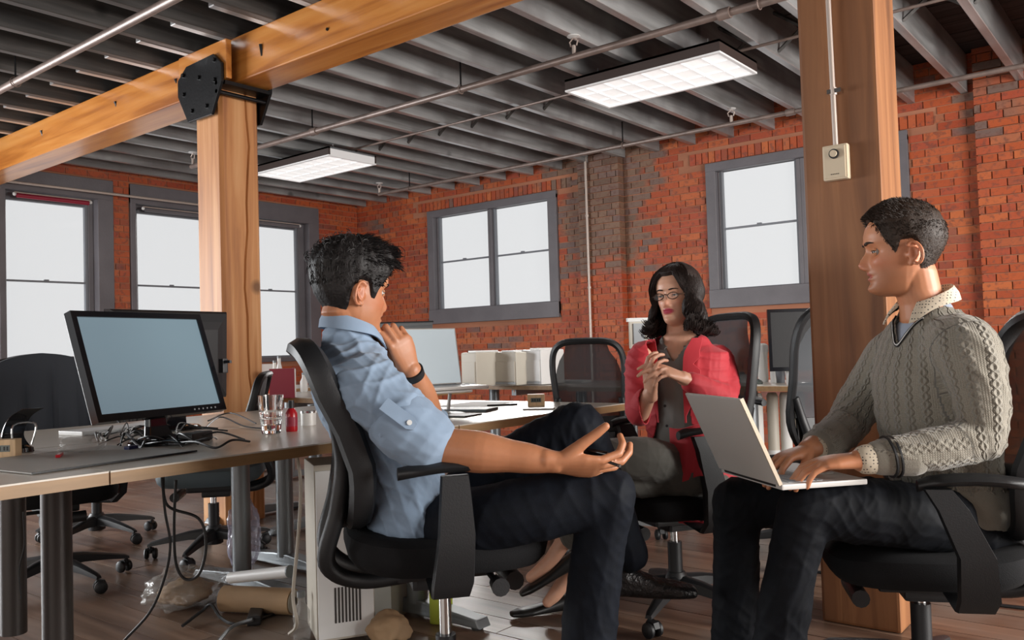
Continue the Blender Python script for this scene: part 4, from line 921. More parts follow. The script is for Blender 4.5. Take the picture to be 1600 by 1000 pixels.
def fuse(name, parts, voxel, m, parent, origin, smooth=3, lam=.5, mask=None, disp=None, attrs=None, cut=None, solid=None):
    me = bpy.data.meshes.new(name+'_src'); vs = []; fs = []
    for p in parts:
        o = len(vs); vs += p.v; fs += [tuple(i+o for i in f) for f in p.f]
    me.from_pydata(vs, [], fs)
    bm = bmesh.new(); bm.from_mesh(me); bmesh.ops.recalc_face_normals(bm, faces=bm.faces); bm.to_mesh(me); bm.free()
    ob = bpy.data.objects.new('tmp', me); C.objects.link(ob)
    md = ob.modifiers.new('r', 'REMESH'); md.mode = 'VOXEL'; md.voxel_size = voxel; md.use_smooth_shade = True
    dg = bpy.context.evaluated_depsgraph_get(); dg.update()
    res = bpy.data.meshes.new_from_object(ob.evaluated_get(dg)); bpy.data.objects.remove(ob); bpy.data.meshes.remove(me)
    n = len(res.vertices); co = np.empty(n*3, np.float32); res.vertices.foreach_get('co', co); co = co.reshape(-1, 3).astype(np.float64)
    ed = np.empty(len(res.edges)*2, np.int32); res.edges.foreach_get('vertices', ed); ed = ed.reshape(-1, 2)
    deg = np.bincount(ed.ravel(), minlength=n).astype(float)[:, None]
    wgt = np.ones((n, 1)) if mask is None else mask(co)[:, None]
    def avg(a):
        s = np.zeros_like(a); 
        for k in range(a.shape[1]): s[:, k] = np.bincount(ed[:, 0], a[ed[:, 1], k], n)+np.bincount(ed[:, 1], a[ed[:, 0], k], n)
        return s/deg
    for _ in range(smooth): co += wgt*lam*(avg(co)-co)
    if disp is not None:
        res.vertices.foreach_set('co', co.astype(np.float32).ravel()); res.update()
        nr = np.empty(n*3, np.float32); res.vertices.foreach_get('normal', nr); nr = nr.reshape(-1, 3)
        co = co+nr*disp(co, nr)[:, None]
    if attrs:
        for an, fn in attrs.items():
            at = res.attributes.new(an, 'FLOAT', 'POINT'); at.data.foreach_set('value', fn(co).astype(np.float32))
    keep_cut = cut(co) if cut else None
    co2 = co-np.array(origin); res.vertices.foreach_set('co', co2.astype(np.float32).ravel()); res.update()
    if keep_cut is not None:
        bm = bmesh.new(); bm.from_mesh(res); bm.verts.ensure_lookup_table()
        bmesh.ops.delete(bm, geom=[v for v in bm.verts if keep_cut[v.index]], context='VERTS')
        be_ = [v for v in bm.verts if v.is_boundary]
        for _ in range(4): bmesh.ops.smooth_vert(bm, verts=be_, factor=.5, use_axis_x=True, use_axis_y=True, use_axis_z=True)
        bm.to_mesh(res); bm.free()
    for p in res.polygons: p.use_smooth = True
    res.name = name; res.materials.clear(); res.materials.append(m); return link(name, res, parent)
# ------------------------------------------------------------------ heads (local: x forward, y left, z up, metres)
FZ = [-.122, -.116, -.108, -.098, -.088, -.079, -.071, -.065, -.058, -.050, -.042, -.030, -.015, 0, .015, .026, .045, .065, .085, .103, .116, .122]
FX = [.045, .068, .082, .0865, .083, .0795, .084, .0805, .086, .0835, .0835, .085, .0845, .0825, .0865, .0925, .0925, .087, .074, .052, .026, .0]
BX = [-.0, -.005, -.010, -.016, -.024, -.034, -.045, -.052, -.060, -.067, -.073, -.082, -.091, -.098, -.103, -.105, -.104, -.097, -.084, -.062, -.034, 0]
FXS = [.045, .068, .080, .083, .083, .083, .083, .083, .083, .083, .0835, .085, .0845, .0825, .0865, .0925, .0925, .087, .074, .052, .026, .0]
WY = [.012, .026, .036, .0435, .049, .053, .0565, .0585, .0605, .0625, .064, .067, .070, .072, .0735, .0755, .0765, .075, .067, .050, .028, .0]
def face_radius(z, ph, pr):
    f = np.interp(z, FZ, FXS); b = np.interp(z, FZ, BX); w_ = np.interp(z, FZ, WY)*pr.get('w', 1)
    return f, b, w_
def head_point(z, ph, pr, off=0.0):
    f, b, w_ = face_radius(z, ph, pr); c, s = math.cos(ph), math.sin(ph)
    if c >= 0: e = .86; x = (f)*math.copysign(abs(c)**e, c)
    else: e = .95; x = -b*math.copysign(abs(c)**e, c) if b < 0 else b*abs(c)
    y = w_*math.copysign(abs(s)**(.90 if c >= 0 else .95), s)
    return x, y
def g(x, s): return math.exp(-(x/s)**2)
def head_mesh(pr, T):
    rows = []; NZ, NP = 90, 96; jaw = pr.get('jaw', 1)
    for i in range(NZ+1):
        t = i/NZ; z = -.121+.2425*(.5-.5*math.cos(PI*t)) if False else -.121+.2425*t
        # finer at the poles
        row = []
        for j in range(NP):
            ph = 2*PI*j/NP; x, y = head_point(z, ph, pr)
            if math.cos(ph) > -.05:
                ay = abs(y); fr = max(0, math.cos(ph))**.3
                if z < -.03: y *= 1+(jaw-1)*min(1, (-.03-z)/.04)
                ay = abs(y); d = (np.interp(z, FZ, FX)-np.interp(z, FZ, FXS))*math.exp(-(ay/.027)**4)
                d += -.0125*g(ay-.032, .019)*g(z+.001, .0135)*pr.get('eye', 1)          # sockets
                d += .0035*g(ay-.030, .024)*g(z-.022, .008)*pr.get('brow', 1)            # brow ridge
                d += .0045*g(ay-.046, .016)*g(z+.030, .018)                              # cheekbone
                d += -.003*g(ay-.045, .016)*g(z+.068, .018)*pr.get('hollow', 1)
                # nose
                nz = np.interp(z, [-.056, -.051, -.046, -.039, -.032, -.018, -.004, .008, .02], [0, .004, .0175, .0255, .0262, .0195, .012, .006, 0])*pr.get('nose', 1)
                nw = np.interp(z, [-.056, -.046, -.036, -.02, .01], [.013, .0145, .0125, .0095, .009])*pr.get('nosew', 1)
                d += nz*math.exp(-abs(ay/nw)**2.2)
                d += .0075*g(ay-.0135*pr.get('nosew', 1), .0055)*g(z+.045, .0065)        # nostril wings
                d += -.003*g(ay-.007, .004)*g(z+.053, .004)
                # lips
                lw = math.exp(-(ay/(.0235*pr.get('mw', 1)))**4)
                d += .0045*lw*g(z+.0575, .0042)*pr.get('lip', 1)+.005*lw*g(z+.0725, .0052)*pr.get('lip', 1)-.0035*lw*g(z+.0648, .0022)
                d += -.0015*g(ay, .003)*g(z+.051, .004); d += .0035*g(ay, .017)*g(z+.099, .012)*pr.get('chin', 1)
                x += d*fr
            row.append(T @ V(x*pr.get('s', 1), y*pr.get('s', 1), z*pr.get('s', 1)))
        rows.append(row)
    return MB().rings(rows)
def ear_mesh(side, pr, T):
    s = pr.get('s', 1); parts = []
    def tf(p): return T @ V(p[0]*s, p[1]*s, p[2]*s)
    w_ = .0715*pr.get('w', 1); cx, cz = -.012, -.014
    pts = []
    for k in range(15):
        a = -1.9+ (4.4)*k/14; rx, rz = .0175, .029
        px = cx-.006 - rx*math.cos(a)*1.0+.004*math.sin(a); pz = cz+rz*math.sin(a)
        out = .010+.010*max(0, math.cos(a)) ; pts.append(tf((px, side*(w_+out), pz)))
    parts.append(MB().tube(spline(pts, 2), .0042*s, 8))
    pts = [tf((cx+.004, side*(w_+.002), cz+.008)), tf((cx-.010, side*(w_+.010), cz+.012)), tf((cx-.014, side*(w_+.012), cz-.004)), tf((cx-.004, side*(w_+.009), cz-.017)), tf((cx+.006, side*(w_+.004), cz-.014))]
    parts.append(MB().tube(spline(pts, 4), .0036*s, 8))
    m3 = T.to_3x3()
    Rt = Matrix.Rotation(side*.32, 3, 'Z') @ Matrix.Rotation(.12, 3, 'Y')
    e = ell((0, 0, 0), .0165*s, .0045*s, .0275*s); c_ = V((cx-.007)*s, side*(w_+.004)*s, cz*s)
    e.v = [tuple(T @ (Rt @ Vector(p)+c_)) for p in e.v]; parts.append(e)
    parts.append(ell(tf((cx+.002, side*(w_+.002), cz-.026)), .007*s, .006*s, .008*s))
    parts.append(ell(tf((cx+.009, side*(w_+.001), cz-.004)), .004*s, .005*s, .007*s))
    return parts
def eyes(T, pr, par, org, iris=(.05, .025, .012), look=(1, 0, 0), lidm=None, browm=None, lashes=False, brow=None):
    s = pr.get('s', 1); lk = Vector(look).normalized(); m3 = T.to_3x3()
    for sd in (1, -1):
        c = V(.0655, sd*.0315, -.001)*s; cw = T @ c
        e = MB().sphere((0, 0, 0), .0122*s, 18, 12); e.v = [tuple(Vector(p)+cw-org) for p in e.v]
        eo = e.build('eye', mat_eye, par, smooth=True)
        d = (m3 @ lk).normalized(); u, v_ = frame(d, Z)
        for nm, r, o, mm in (('iris', .0058, .0110, mat_iris), ('pupil', .0027, .01215, mat_pupil)):
            mb = MB().rings([[cw-org+d*((o+q1)*s)+(u*math.cos(a)+v_*math.sin(a))*r*q2*s for a in [2*PI*k/16 for k in range(16)]] for q1, q2 in ((0, 1), (.0009 if nm == 'iris' else .0002, .7), (.0015 if nm == 'iris' else .0004, .3))])
            mb.build(nm, mm, eo, smooth=True)
        # lids: part-spheres
        for nm, lo, hi in (('upper_lid', .16, 1.25), ('lower_lid', -1.15, -.28)):
            rs = []
            for i in range(7):
                el = lo+(hi-lo)*i/6; row = []
                for j in range(15):
                    az = -1.35+2.7*j/14; k = math.cos(az); ee = el*(.35+.65*k) if nm == 'upper_lid' and i < 3 else (el*(.45+.55*k) if i > 3 and nm != 'upper_lid' else el)
                    r_ = .0137*s; row.append(T @ (c+V(r_*math.cos(ee)*math.cos(az), r_*math.cos(ee)*math.sin(az), r_*math.sin(ee)))-org)
                rs.append(row)
            MB().rings(rs, False, False).build(nm, lidm, par, smooth=True)
            if nm == 'upper_lid':
                ln = MB().tube([T @ (c+V(.0141*s*math.cos(.10+.12*math.cos(az))*math.cos(az), .0141*s*math.cos(.2)*math.sin(az), .0141*s*math.sin(.08+.16*math.cos(az))))-org for az in [-1.2+2.4*j/10 for j in range(11)]], .0009*s if not lashes else .0013*s, 5)
                ln.build('lash_line', mat_pupil, par)
        bp_ = []
        for k in range(7):
            q = k/6; yy = .014+.036*q; zz = .020+.006*math.sin(q*2.2)-.003*q; ph = math.asin(min(.99, yy/.078))
            x, y = head_point(zz, ph, pr); x = np.interp(zz, FZ, FX)*math.cos(ph)**.86+.0035; bp_.append(T @ (V(x, sd*yy, zz)*s)-org)
        th = (brow or .0032)*s
        MB().tube(bp_, [th*.8, th*1.1, th*1.1, th, th*.85, th*.6, th*.3], 6, flat=1).build('eyebrow', browm, par, smooth=True)
mat_eye = mat('eye_white', (.34, .32, .30), .35); mat_iris = mat('brown_iris', (.045, .02, .01), .15); mat_pupil = mat('dark_lash', (.006, .004, .004), .4)
def skin_mat(name, col, lip, rough=.48):
    m, N, L, b = nt(name)
    a = N.new('ShaderNodeAttribute'); a.attribute_name = 'lips'; a2 = N.new('ShaderNodeAttribute'); a2.attribute_name = 'stubble'; a3 = N.new('ShaderNodeAttribute'); a3.attribute_name = 'flush'
    geo = N.new('ShaderNodeNewGeometry'); n = N.new('ShaderNodeTexNoise'); n.inputs['Scale'].default_value = 55; n.inputs['Detail'].default_value = 4; L.new(geo.outputs['Position'], n.inputs[0])
    c = mix(N, L, n.outputs[0], tuple(k*.90 for k in col), tuple(min(1, k*1.10) for k in col))
    c = mix(N, L, mathn(N, L, 'MULTIPLY', a3.outputs['Fac'], .45), c, (col[0]*1.02, col[1]*.62, col[2]*.55))
    c = mix(N, L, mathn(N, L, 'MULTIPLY', a2.outputs['Fac'], .45), c, (col[0]*.45, col[1]*.42, col[2]*.42))
    c = mix(N, L, a.outputs['Fac'], c, lip)
    L.new(c, b.inputs['Base Color']); b.inputs['Roughness'].default_value = rough; b.inputs['Subsurface Weight'].default_value = .12
    b.inputs['Subsurface Radius'].default_value = (1, .3, .15); b.inputs['Subsurface Scale'].default_value = .008
    bp = N.new('ShaderNodeBump'); bp.inputs['Strength'].default_value = .12; bp.inputs['Distance'].default_value = .003; L.new(n.outputs[0], bp.inputs['Height']); L.new(bp.outputs[0], b.inputs['Normal'])
    return m
def hair_mat(name, col):
    m, N, L, b = nt(name); geo = N.new('ShaderNodeNewGeometry')
    n = N.new('ShaderNodeTexNoise'); n.inputs['Scale'].default_value = 160; L.new(geo.outputs['Position'], n.inputs[0])
    L.new(mix(N, L, n.outputs[0], tuple(k*.4 for k in col), tuple(k*1.5 for k in col)), b.inputs['Base Color'])
    b.inputs['Roughness'].default_value = .58; b.inputs['Specular IOR Level'].default_value = .3
    bp = N.new('ShaderNodeBump'); bp.inputs['Strength'].default_value = .5; bp.inputs['Distance'].default_value = .003; L.new(n.outputs[0], bp.inputs['Height']); L.new(bp.outputs[0], b.inputs['Normal'])
    return m
def inv_local(T, s):
    Ti = np.array(T.inverted()); return lambda co: (co @ Ti[:3, :3].T+Ti[:3, 3])/s
def face_attrs(T, pr, stub=0, flush=1, lipw=1):
    il = inv_local(T, pr.get('s', 1))
    def lips(co):
        q = il(co); ay = np.abs(q[:, 1]); r = np.exp(-(ay/(.0255*pr.get('mw', 1)))**6)*np.exp(-((q[:, 2]+.0645)/(.0128*np.sqrt(np.clip(1-(ay/(.027*pr.get('mw', 1)))**2, .02, 1))))**6)*(q[:, 0] > .06); return np.clip(r*1.1*lipw, 0, 1)
    def stubble(co):
        q = il(co); r = 1/(1+np.exp((q[:, 2]+.045)/.008))*(1/(1+np.exp(-(q[:, 2]+.125)/.006)))*(q[:, 0] > -.015); return r*stub
    def fl(co):
        q = il(co); ay = np.abs(q[:, 1]); return flush*np.clip(np.exp(-((ay-.045)/.022)**2-((q[:, 2]+.03)/.022)**2)*(q[:, 0] > .0)+np.exp(-((ay-.085)/.012)**2-((q[:, 2]+.014)/.035)**2)+np.exp(-(ay/.016)**2-((q[:, 2]+.038)/.014)**2)*(q[:, 0] > .08), 0, 1)
    return dict(lips=lips, stubble=stubble, flush=fl)
def face_mask(T, pr, extra=None):
    il = inv_local(T, pr.get('s', 1))
    def f(co):
        q = il(co); inh = (np.abs(q[:, 1]) < .105)*(q[:, 2] > -.115)*(q[:, 2] < .13)*(q[:, 0] > -.12)*(q[:, 0] < .13)
        w_ = np.where(inh > 0, .35, 1.0)
        if extra is not None:
            for c, r in extra: w_ = np.where(np.linalg.norm(co-np.array(c), axis=1) < r, .45, w_)
        return w_
    return f
# ------------------------------------------------------------------ hands
def hand(wrist, d, n, side, curls, spread=(.24, .08, -.06, -.22), thumb=(.9, .3, .5), s=1.0, r=1.0, tcurl=.3):
    """d: finger direction, n: back-of-hand normal; side: +1 thumb towards n x d"""
    d = d.normalized(); n = (n-d*n.dot(d)).normalized(); y = n.cross(d)*side      # thumb direction
    def L(a, b, c): return wrist+(d*a+y*b+n*c)*s
    parts = [loft([(L(-.025, 0, 0), y*.027*s, n*.022*s), (L(-.005, 0, 0), y*.027*s, n*.020*s), (L(.02, .001, 0), y*.031*s, n*.018*s), (L(.055, .0, .001), y*.038*s, n*.0155*s), (L(.082, 0, .001), y*.039*s, n*.0125*s), (L(.092, 0, .0), y*.034*s, n*.010*s)], 20, .85)]
    base = [(.090, .029), (.095, .010), (.090, -.009), (.082, -.027)]; ln = [(.042, .026, .020), (.046, .030, .021), (.043, .028, .021), (.033, .021, .019)]
    rr = [.0088, .0092, .0086, .0076]; tips = []
    for i in range(4):
        cu = curls[i]; cu = (cu, cu*1.05, cu*.7) if not hasattr(cu, '__len__') else cu
        p = L(base[i][0]-.022, base[i][1]*.92, 0); pts = [p]; rs = [rr[i]*1.05*s*r]; q = L(base[i][0], base[i][1], 0); pts.append(q); rs.append(rr[i]*1.08*s*r); a = 0
        sp = spread[i]
        for k in range(3):
            a += cu[k]; dd = (d*math.cos(sp)+y*math.sin(sp)); v_ = dd*math.cos(a)-n*math.sin(a)
            q = q+v_*ln[i][k]*s; pts.append(q); rs.append(rr[i]*(1.0, .93, .80)[k]*s*r)
        mb = MB()
        for k in range(len(pts)-1):
            parts.append(limb([pts[k], pts[k+1]], [rs[k], rs[k+1]], n, sub=2, n=12))
        tips.append((pts[-1], pts[-2]))
    # thumb: leaves the side of the palm near the base
    a, b, c = thumb
    t0 = L(.018, .018, -.004); t1 = L(.018, .018, -.004)+(d*math.cos(a)+y*math.sin(a)-n*b).normalized()*.044*s
    dv = (d*math.cos(a-tcurl)+y*math.sin(a-tcurl)-n*b).normalized(); t2 = t1+dv*.034*s; dv2 = (d*math.cos(a-tcurl*2*c)+y*math.sin(a-tcurl*2*c)-n*(b)).normalized(); t3 = t2+dv2*.026*s
    parts += [limb([t0, t1], [.0165*s, .0125*s*r], n, sub=3, n=14), limb([t1, t2], [.0122*s*r, .0104*s*r], n, sub=3, n=12), limb([t2, t3], [.0106*s*r, .0088*s*r], n, sub=3, n=12)]
    tips.append((t3, t2)); return parts, tips
def wrinkle(co, amp, dirs, seed=0):
    out = np.zeros(len(co)); r = np.random.RandomState(seed)
    for k in range(7):
        d = dirs[k % len(dirs)]; d = np.array(d)+r.normal(0, .25, 3); f = r.uniform(28, 75); o = r.normal(0, 1, 3)*9
        w_ = np.sin(co @ o+r.uniform(0, 6))*1.3+np.sin(co @ (r.normal(0, 1, 3)*14))*.8
        s_ = np.sin(co @ d*f+w_*1.6+r.uniform(0, 6)); m_ = .5+.5*np.sin(co @ (r.normal(0, 1, 3)*7)+r.uniform(0, 6))
        out += (1-np.abs(s_))**2.0*m_*(1.0 if k < 3 else .6)
    return (out-out.mean())*amp
def cloth_mat(name, col, rough=.85, var=.10, weave=900, bump=.12, sheen=.15):
    return mat(name, col, rough, var=var, vscale=9, bump=bump, bscale=weave, sheen=sheen)
def Tm(origin, fwd, tilt=0, roll=0):
    x = fwd.normalized(); y = Z.cross(x).normalized(); z = x.cross(y)
    m = Matrix(((x.x, y.x, z.x), (x.y, y.y, z.y), (x.z, y.z, z.z))) @ Matrix.Rotation(tilt, 3, 'Y') @ Matrix.Rotation(roll, 3, 'X')
    m = m.to_4x4(); m.translation = origin; return m
def H(a): return R0*math.cos(rad(a))+F0*math.sin(rad(a))        # 0: screen right, 90: away
HL = [(0, .075), (25, .072), (42, .055), (56, .035), (66, .0), (72, -.022), (80, -.020), (86, .018), (98, .022), (108, .0), (118, -.045), (140, -.078), (180, -.094)]
def scalp(pr, thick, hl=HL, N_=96, M_=60, zoff=0):
    pass
def hair_cap(name, T, pr, thick, m, par, org, hl=HL, ridged=.0, seed=1):
    """shell over the skull; thickness fn (phi deg, z)"""
    s = pr.get('s', 1); rows = []; NP = 120; NZ = 54
    az = [a for a, _ in hl]; hz = [z for _, z in hl]
    for i in range(NZ+1):
        q = i/NZ; row = []
        for j in range(NP):
            ph = -PI+2*PI*j/NP; lo = np.interp(abs(math.degrees(ph)), az, hz); z = .1215-(.1215-lo)*(1-(1-q)**1.0)
            z = min(z, .1213)
            x, y = head_point(z, ph, pr); th = thick(abs(math.degrees(ph)), z, ph)*min(1, ((1-q)/.10))+.0012
            nx, ny = x, y; nz = max(0, (z-.045))*1.6; l = math.sqrt(nx*nx+ny*ny+nz*nz)+1e-6
            k = 1+ridged*noise.noise(V(ph*7, z*18, seed))*1.0
            row.append(T @ (V(x+nx/l*th*k, y+ny/l*th*k, z+nz/l*th*k)*s)-org)
        rows.append(row)
    return MB().rings(rows, True, False).build(name, m, par, smooth=True)
def strands(name, T, pr, m, par, org, count, gen, r=.0011, seed=1, seg=5):
    """gen(random) -> list of local points"""
    rd = random.Random(seed); mb = MB(); s = pr.get('s', 1)
    for _ in range(count):
        pts = gen(rd)
        if not pts: continue
        P_ = [T @ (Vector(p)*s)-org for p in pts]; n = len(P_); k = r*rd.uniform(.7, 1.3)
        mb.tube(P_, [k*(1-.75*(i/(n-1))**2) for i in range(n)], 3, cap=False)
    return mb.build(name, m, par, smooth=True)
def surf(pr, z, ph, off=0):
    z = max(-.118, min(.1213, z)); x, y = head_point(z, ph, pr); nz = max(0, (z-.045))*1.6; l = math.sqrt(x*x+y*y+nz*nz)+1e-6
    return V(x+x/l*off, y+y/l*off, z+nz/l*off)
def nail(tips, m, par, org, nrm, s=1):
    for p, q in tips:
        d = (p-q).normalized(); n = (nrm-d*nrm.dot(d)).normalized(); u = d.cross(n)
        c = p+n*.0066*s-d*.001
        MB().rings([[c+d*a*.0055*s+u*b*.0045*s-n*.0012 for a, b in ((-1, -1), (-1, 1), (1, .7), (1, -.7))], [c+d*a*.0045*s+u*b*.0035*s+n*.0010 for a, b in ((-1, -1), (-1, 1), (1, .7), (1, -.7))]]).build('nail', m, par, smooth=True)
def sole_shoe(name, ankle, toe_dir, m, par, org, L=.27, w_=.048, up=Z, low=False, ball=False, roll=0):
    d = toe_dir.normalized(); u = (up-d*up.dot(d)).normalized(); s = d.cross(u)
    def c(a, h): return ankle+d*a+u*h
    h0 = -.085
    if low: sec = [(-.062, -.052, .018, .020), (-.045, -.050, .027, .030), (0, -.054, .030, .026), (.06, -.062, .036, .018), (.11, -.066, .042, .015), (.15, -.068, .040, .014), (.18, -.070, .026, .010)]
    else: sec = [(-.068, -.045, .022, .030), (-.05, -.038, .032, .042), (0, -.035, .036, .046), (.05, -.048, .039, .036), (.10, -.058, .045, .027), (.15, -.062, .046, .023), (.19, -.066, .036, .018)]
    sh = fuse(name, [loft([(c(a, h), s*w2, u*hh) for a, h, w2, hh in sec], 20, .8)], .004, m, par, org, smooth=3)
    so = [(-.072, .026), (-.04, .034), (.02, .034), (.08, .041), (.13, .047), (.17, .042), (.205, .022)] if not low else [(-.066, .020), (-.04, .028), (.02, .028), (.08, .037), (.13, .043), (.165, .036), (.192, .018)]
    pl = [c(a, h0)+s*w2 for a, w2 in so]+[c(a, h0)-s*w2 for a, w2 in so[::-1]]
    MB().prism(pl, u*.012).build('sole', M['black'], sh, bevel=.002); return sh
# =================================================================== MAN IN THE BLUE SHIRT
def man_blue():
    org = at_h(668, 900, 2.24); org = V(*org)
    t = thing('person', 'man in a light blue shirt with tousled dark hair, one hand at his chin', 'person', org)
    skin = skin_mat('tan_skin', (.42, .175, .085), (.42, .13, .09)); zt = 2.2
    hf = H(38); T = Tm(P(550, 454, zt), hf, rad(6)); pr = dict(s=.985, w=1.0, nose=.85, nosew=1.1, jaw=1.02, eye=.8, lip=1.1)
    hd = head_mesh(pr, T); parts = [hd]+ear_mesh(1, pr, T)+ear_mesh(-1, pr, T)
    nk0 = P(545, 560, zt)
    parts.append(loft([(nk0, H(-60)*.075, H(30)*.06), (P(545, 530, zt), H(-60)*.058, H(35)*.056), (P(546, 505, zt), H(-55)*.055, H(35)*.058), (T @ V(-.022, 0, -.06), H(-50)*.052, H(40)*.055), (T @ V(-.015, 0, -.01), H(-50)*.05, H(40)*.05)], 24))
    wd, bd_ = H(103), H(13)           # shoulder axis away from camera, chest direction
    tors = [((640, 815), .160, .112), ((628, 750), .150, .112), ((600, 685), .162, .128), ((572, 628), .180, .134), ((552, 582), .172, .112), ((545, 550), .10, .078)]
    parts.append(loft([(P(x, y, zt), wd*a*.8, bd_*b*.8) for (x, y), a, b in tors], 22))
    # right (near) arm
    sR = P(563, 603, 2.03); eR = P(690, 700, 2.00); wR = P(868, 722, 1.98)
    parts.append(limb([sR, eR], [.047, .046], sub=4)); m1_ = P(745, 706, 1.99)
    parts.append(limb([eR, m1_, P(810, 714, 1.985), wR], [.051, .052, .039, .0275], Z, flat=.95, sub=5))
    hdir = (P(950, 732, 2.0)-wR)
    hp, tp = hand(wR, hdir, (-Z*.80-F0*.60), 1, [(.45, .75, .6), (.30, .60, .5), (.30, .50, .5), (.22, .42, .4)], spread=(.14, .04, -.10, -.26), thumb=(.72, .55, .1), s=1.12, tcurl=.10)
    parts += hp
    # left (far) arm, hand at the chin
    sL = P(610, 600, 2.42); eL = P(672, 668, 2.42); wL = P(641, 578, 2.28)
    parts.append(limb([sL, eL], [.045, .04], sub=4)); parts.append(limb([eL, P(661, 622, 2.35), wL], [.044, .040, .029], sub=5))
    ldir = P(622, 528, 2.24)-wL
    hp2, tp2 = hand(wL, ldir, (-F0*.75+R0*.6), 1, [(.55, 1.75, 1.0), (.45, 1.8, 1.1), (.5, 1.8, 1.1), (.6, 1.8, 1.1)], spread=(.08, .02, -.05, -.12), thumb=(.25, .55, .2), s=1.0, tcurl=.2)
    parts += hp2
    body = fuse('body', parts, .003, skin, t, org, smooth=4, lam=.5, mask=face_mask(T, pr, [(wR+hdir.normalized()*.1, .14), (wL+ldir.normalized()*.08, .12)]), attrs=face_attrs(T, pr, .25))
    nailm = mat('fingernail', (.62, .36, .26), .3); nail(tp[:4], nailm, body, org, (-F0*.6-Z*.7))
    eyes(T, pr, t, org, look=(1, -.25, -.05), lidm=skin, browm=hairm1)
    # hair
    def th(a, z, ph):
        top = max(0, min(1, (z-.03)/.06)); side = .001+.006*max(0, min(1, (z+.085)/.07)); fr = 1 if a < 60 else .8
        return side+(.015*fr)*top+.005*max(0, min(1, (z+.0)/.06))
    hc_ = hair_cap('hair', T, pr, th, hairm1, t, org, ridged=.30, seed=3)
    def gen(rd):
        ph = rd.uniform(-PI, PI); a = abs(math.degrees(ph)); lo = np.interp(a, [k for k, _ in HL], [k for _, k in HL]); z = rd.uniform(max(lo, .01), .1205); L_ = rd.uniform(.025, .045) if z > .06 else rd.uniform(.008, .014)
        off0 = th(a, z, ph)*.7; p = surf(pr, z, ph, off0); sw = rd.uniform(-1, 1); out = []
        dirv = (V(1, 0, 0)*(.75 if z > .06 else .2)+V(0, math.sin(ph), 0)*.35+V(0, 0, -.25 if z < .08 else .1)+V(rd.uniform(-.4, .4), rd.uniform(-.4, .4), rd.uniform(-.1, .3)))
        if a > 110: dirv = V(math.cos(ph)*.2, math.sin(ph)*.2, -1)+V(rd.uniform(-.3, .3), rd.uniform(-.3, .3), 0)
        dirv.normalize(); nrm = p.normalized(); q = p
        for k in range(6):
            u = k/5; out.append(q); q = q+(dirv+nrm*(.22-.62*u)+V(0, 0, .12*sw*math.sin(u*5))+V(0, .25*math.sin(u*4+sw*3), 0)).normalized()*L_/5
        return out
    strands('hair_strand_mass', T, pr, hairm1, hc_, org, 2600, gen, .0013, 5)
    def fringe(rd):
        y0 = rd.uniform(-.05, .05); p = V(.062, y0, .118); out = []; q = p; L_ = rd.uniform(.05, .085); b_ = rd.uniform(-.2, .2)
        for k in range(7):
            u = k/6; out.append(q); q = q+V(1-1.5*u, b_, .25-1.9*u*u).normalized()*L_/6
        return out
    strands('fringe', T, pr, hairm1, hc_, org, 130, fringe, .0012, 8)
    def curls(rd):
        c = surf(pr, rd.uniform(.06, .115), rd.choice([-1, 1])*rd.uniform(1.6, PI), .02); r_ = rd.uniform(.006, .014); ax_ = V(rd.uniform(-1, 1), rd.uniform(-1, 1), rd.uniform(-1, 1)).normalized(); u, v_ = frame(ax_, V(.3, .5, .8))
        return [c+(u*math.cos(a)+v_*math.sin(a))*r_+c.normalized()*.008 for a in [k*.7 for k in range(8)]]
    strands('curl', T, pr, hairm1, hc_, org, 150, curls, .0009, 9)
    # shirt
    blue = cloth_mat('light_blue_cotton', (.22, .30, .41), .8, .14)
    sh = [loft([(P(x, y, zt), wd*a, bd_*b) for (x, y), a, b in tors[:-1]]+[(P(547, 550, zt), wd*.125, bd_*.085), (P(545, 533, zt), wd*.078, bd_*.066)], 28)]
    sh.append(limb([P(575, 610, 2.12), P(570, 607, 2.04), P(622, 650, 2.0), P(645, 674, 2.0)], [.075, .082, .073, .072], sub=6))
    sh.append(limb([P(590, 600, 2.34), P(606, 598, 2.44), P(645, 640, 2.44), P(668, 662, 2.42)], [.07, .075, .066, .062], sub=6))
    def dsp(co, nr):
        w_ = wrinkle(co, .0062, [tuple(H(60)*.8+Z*.6), tuple(Z), tuple(H(0)*.7-Z*.7)], 3)
        return np.clip(w_, -.007, .018)
    shirt = fuse('shirt', sh, .005, blue, t, org, smooth=8, disp=dsp)
    # rolled sleeve cuff with tab and button
    a, b = P(640, 670, 2.0), P(664, 688, 2.0); dd = (b-a).normalized()
    fuse('rolled_cuff', [limb([a-dd*.02, b+dd*.004], [.079, .077], sub=4), limb([a-dd*.030, a+dd*.005], [.081, .0815], sub=3)], .004, blue, t, org, smooth=2, disp=lambda co, nr: wrinkle(co, .0015, [tuple(Z)], 4))
    uu, vv = frame(dd, -F0+Z*.35); tp0 = P(628, 632, 1.87)
    o_ = a-dd*.035+uu*.083; 
    tabm = MB().rings([[o_+dd*k+vv*s_*.016+uu*h_ for s_, h_ in ((-1, 0), (1, 0), (1, .004), (-1, .004))] for k in (-.045, .03)]+[[o_+dd*.045+vv*s_*.008+uu*h_ for s_, h_ in ((-1, 0), (1, 0), (1, .004), (-1, .004))]]); tabm.v = [tuple(Vector(p)-org) for p in tabm.v]; tb_ = tabm.build('sleeve_tab', blue, t, bevel=.001)
    bt_ = MB().cyl(o_+dd*.028+uu*.004-org, o_+dd*.028+uu*.007-org, .006, n=14).build('button', M['white'], tb_)
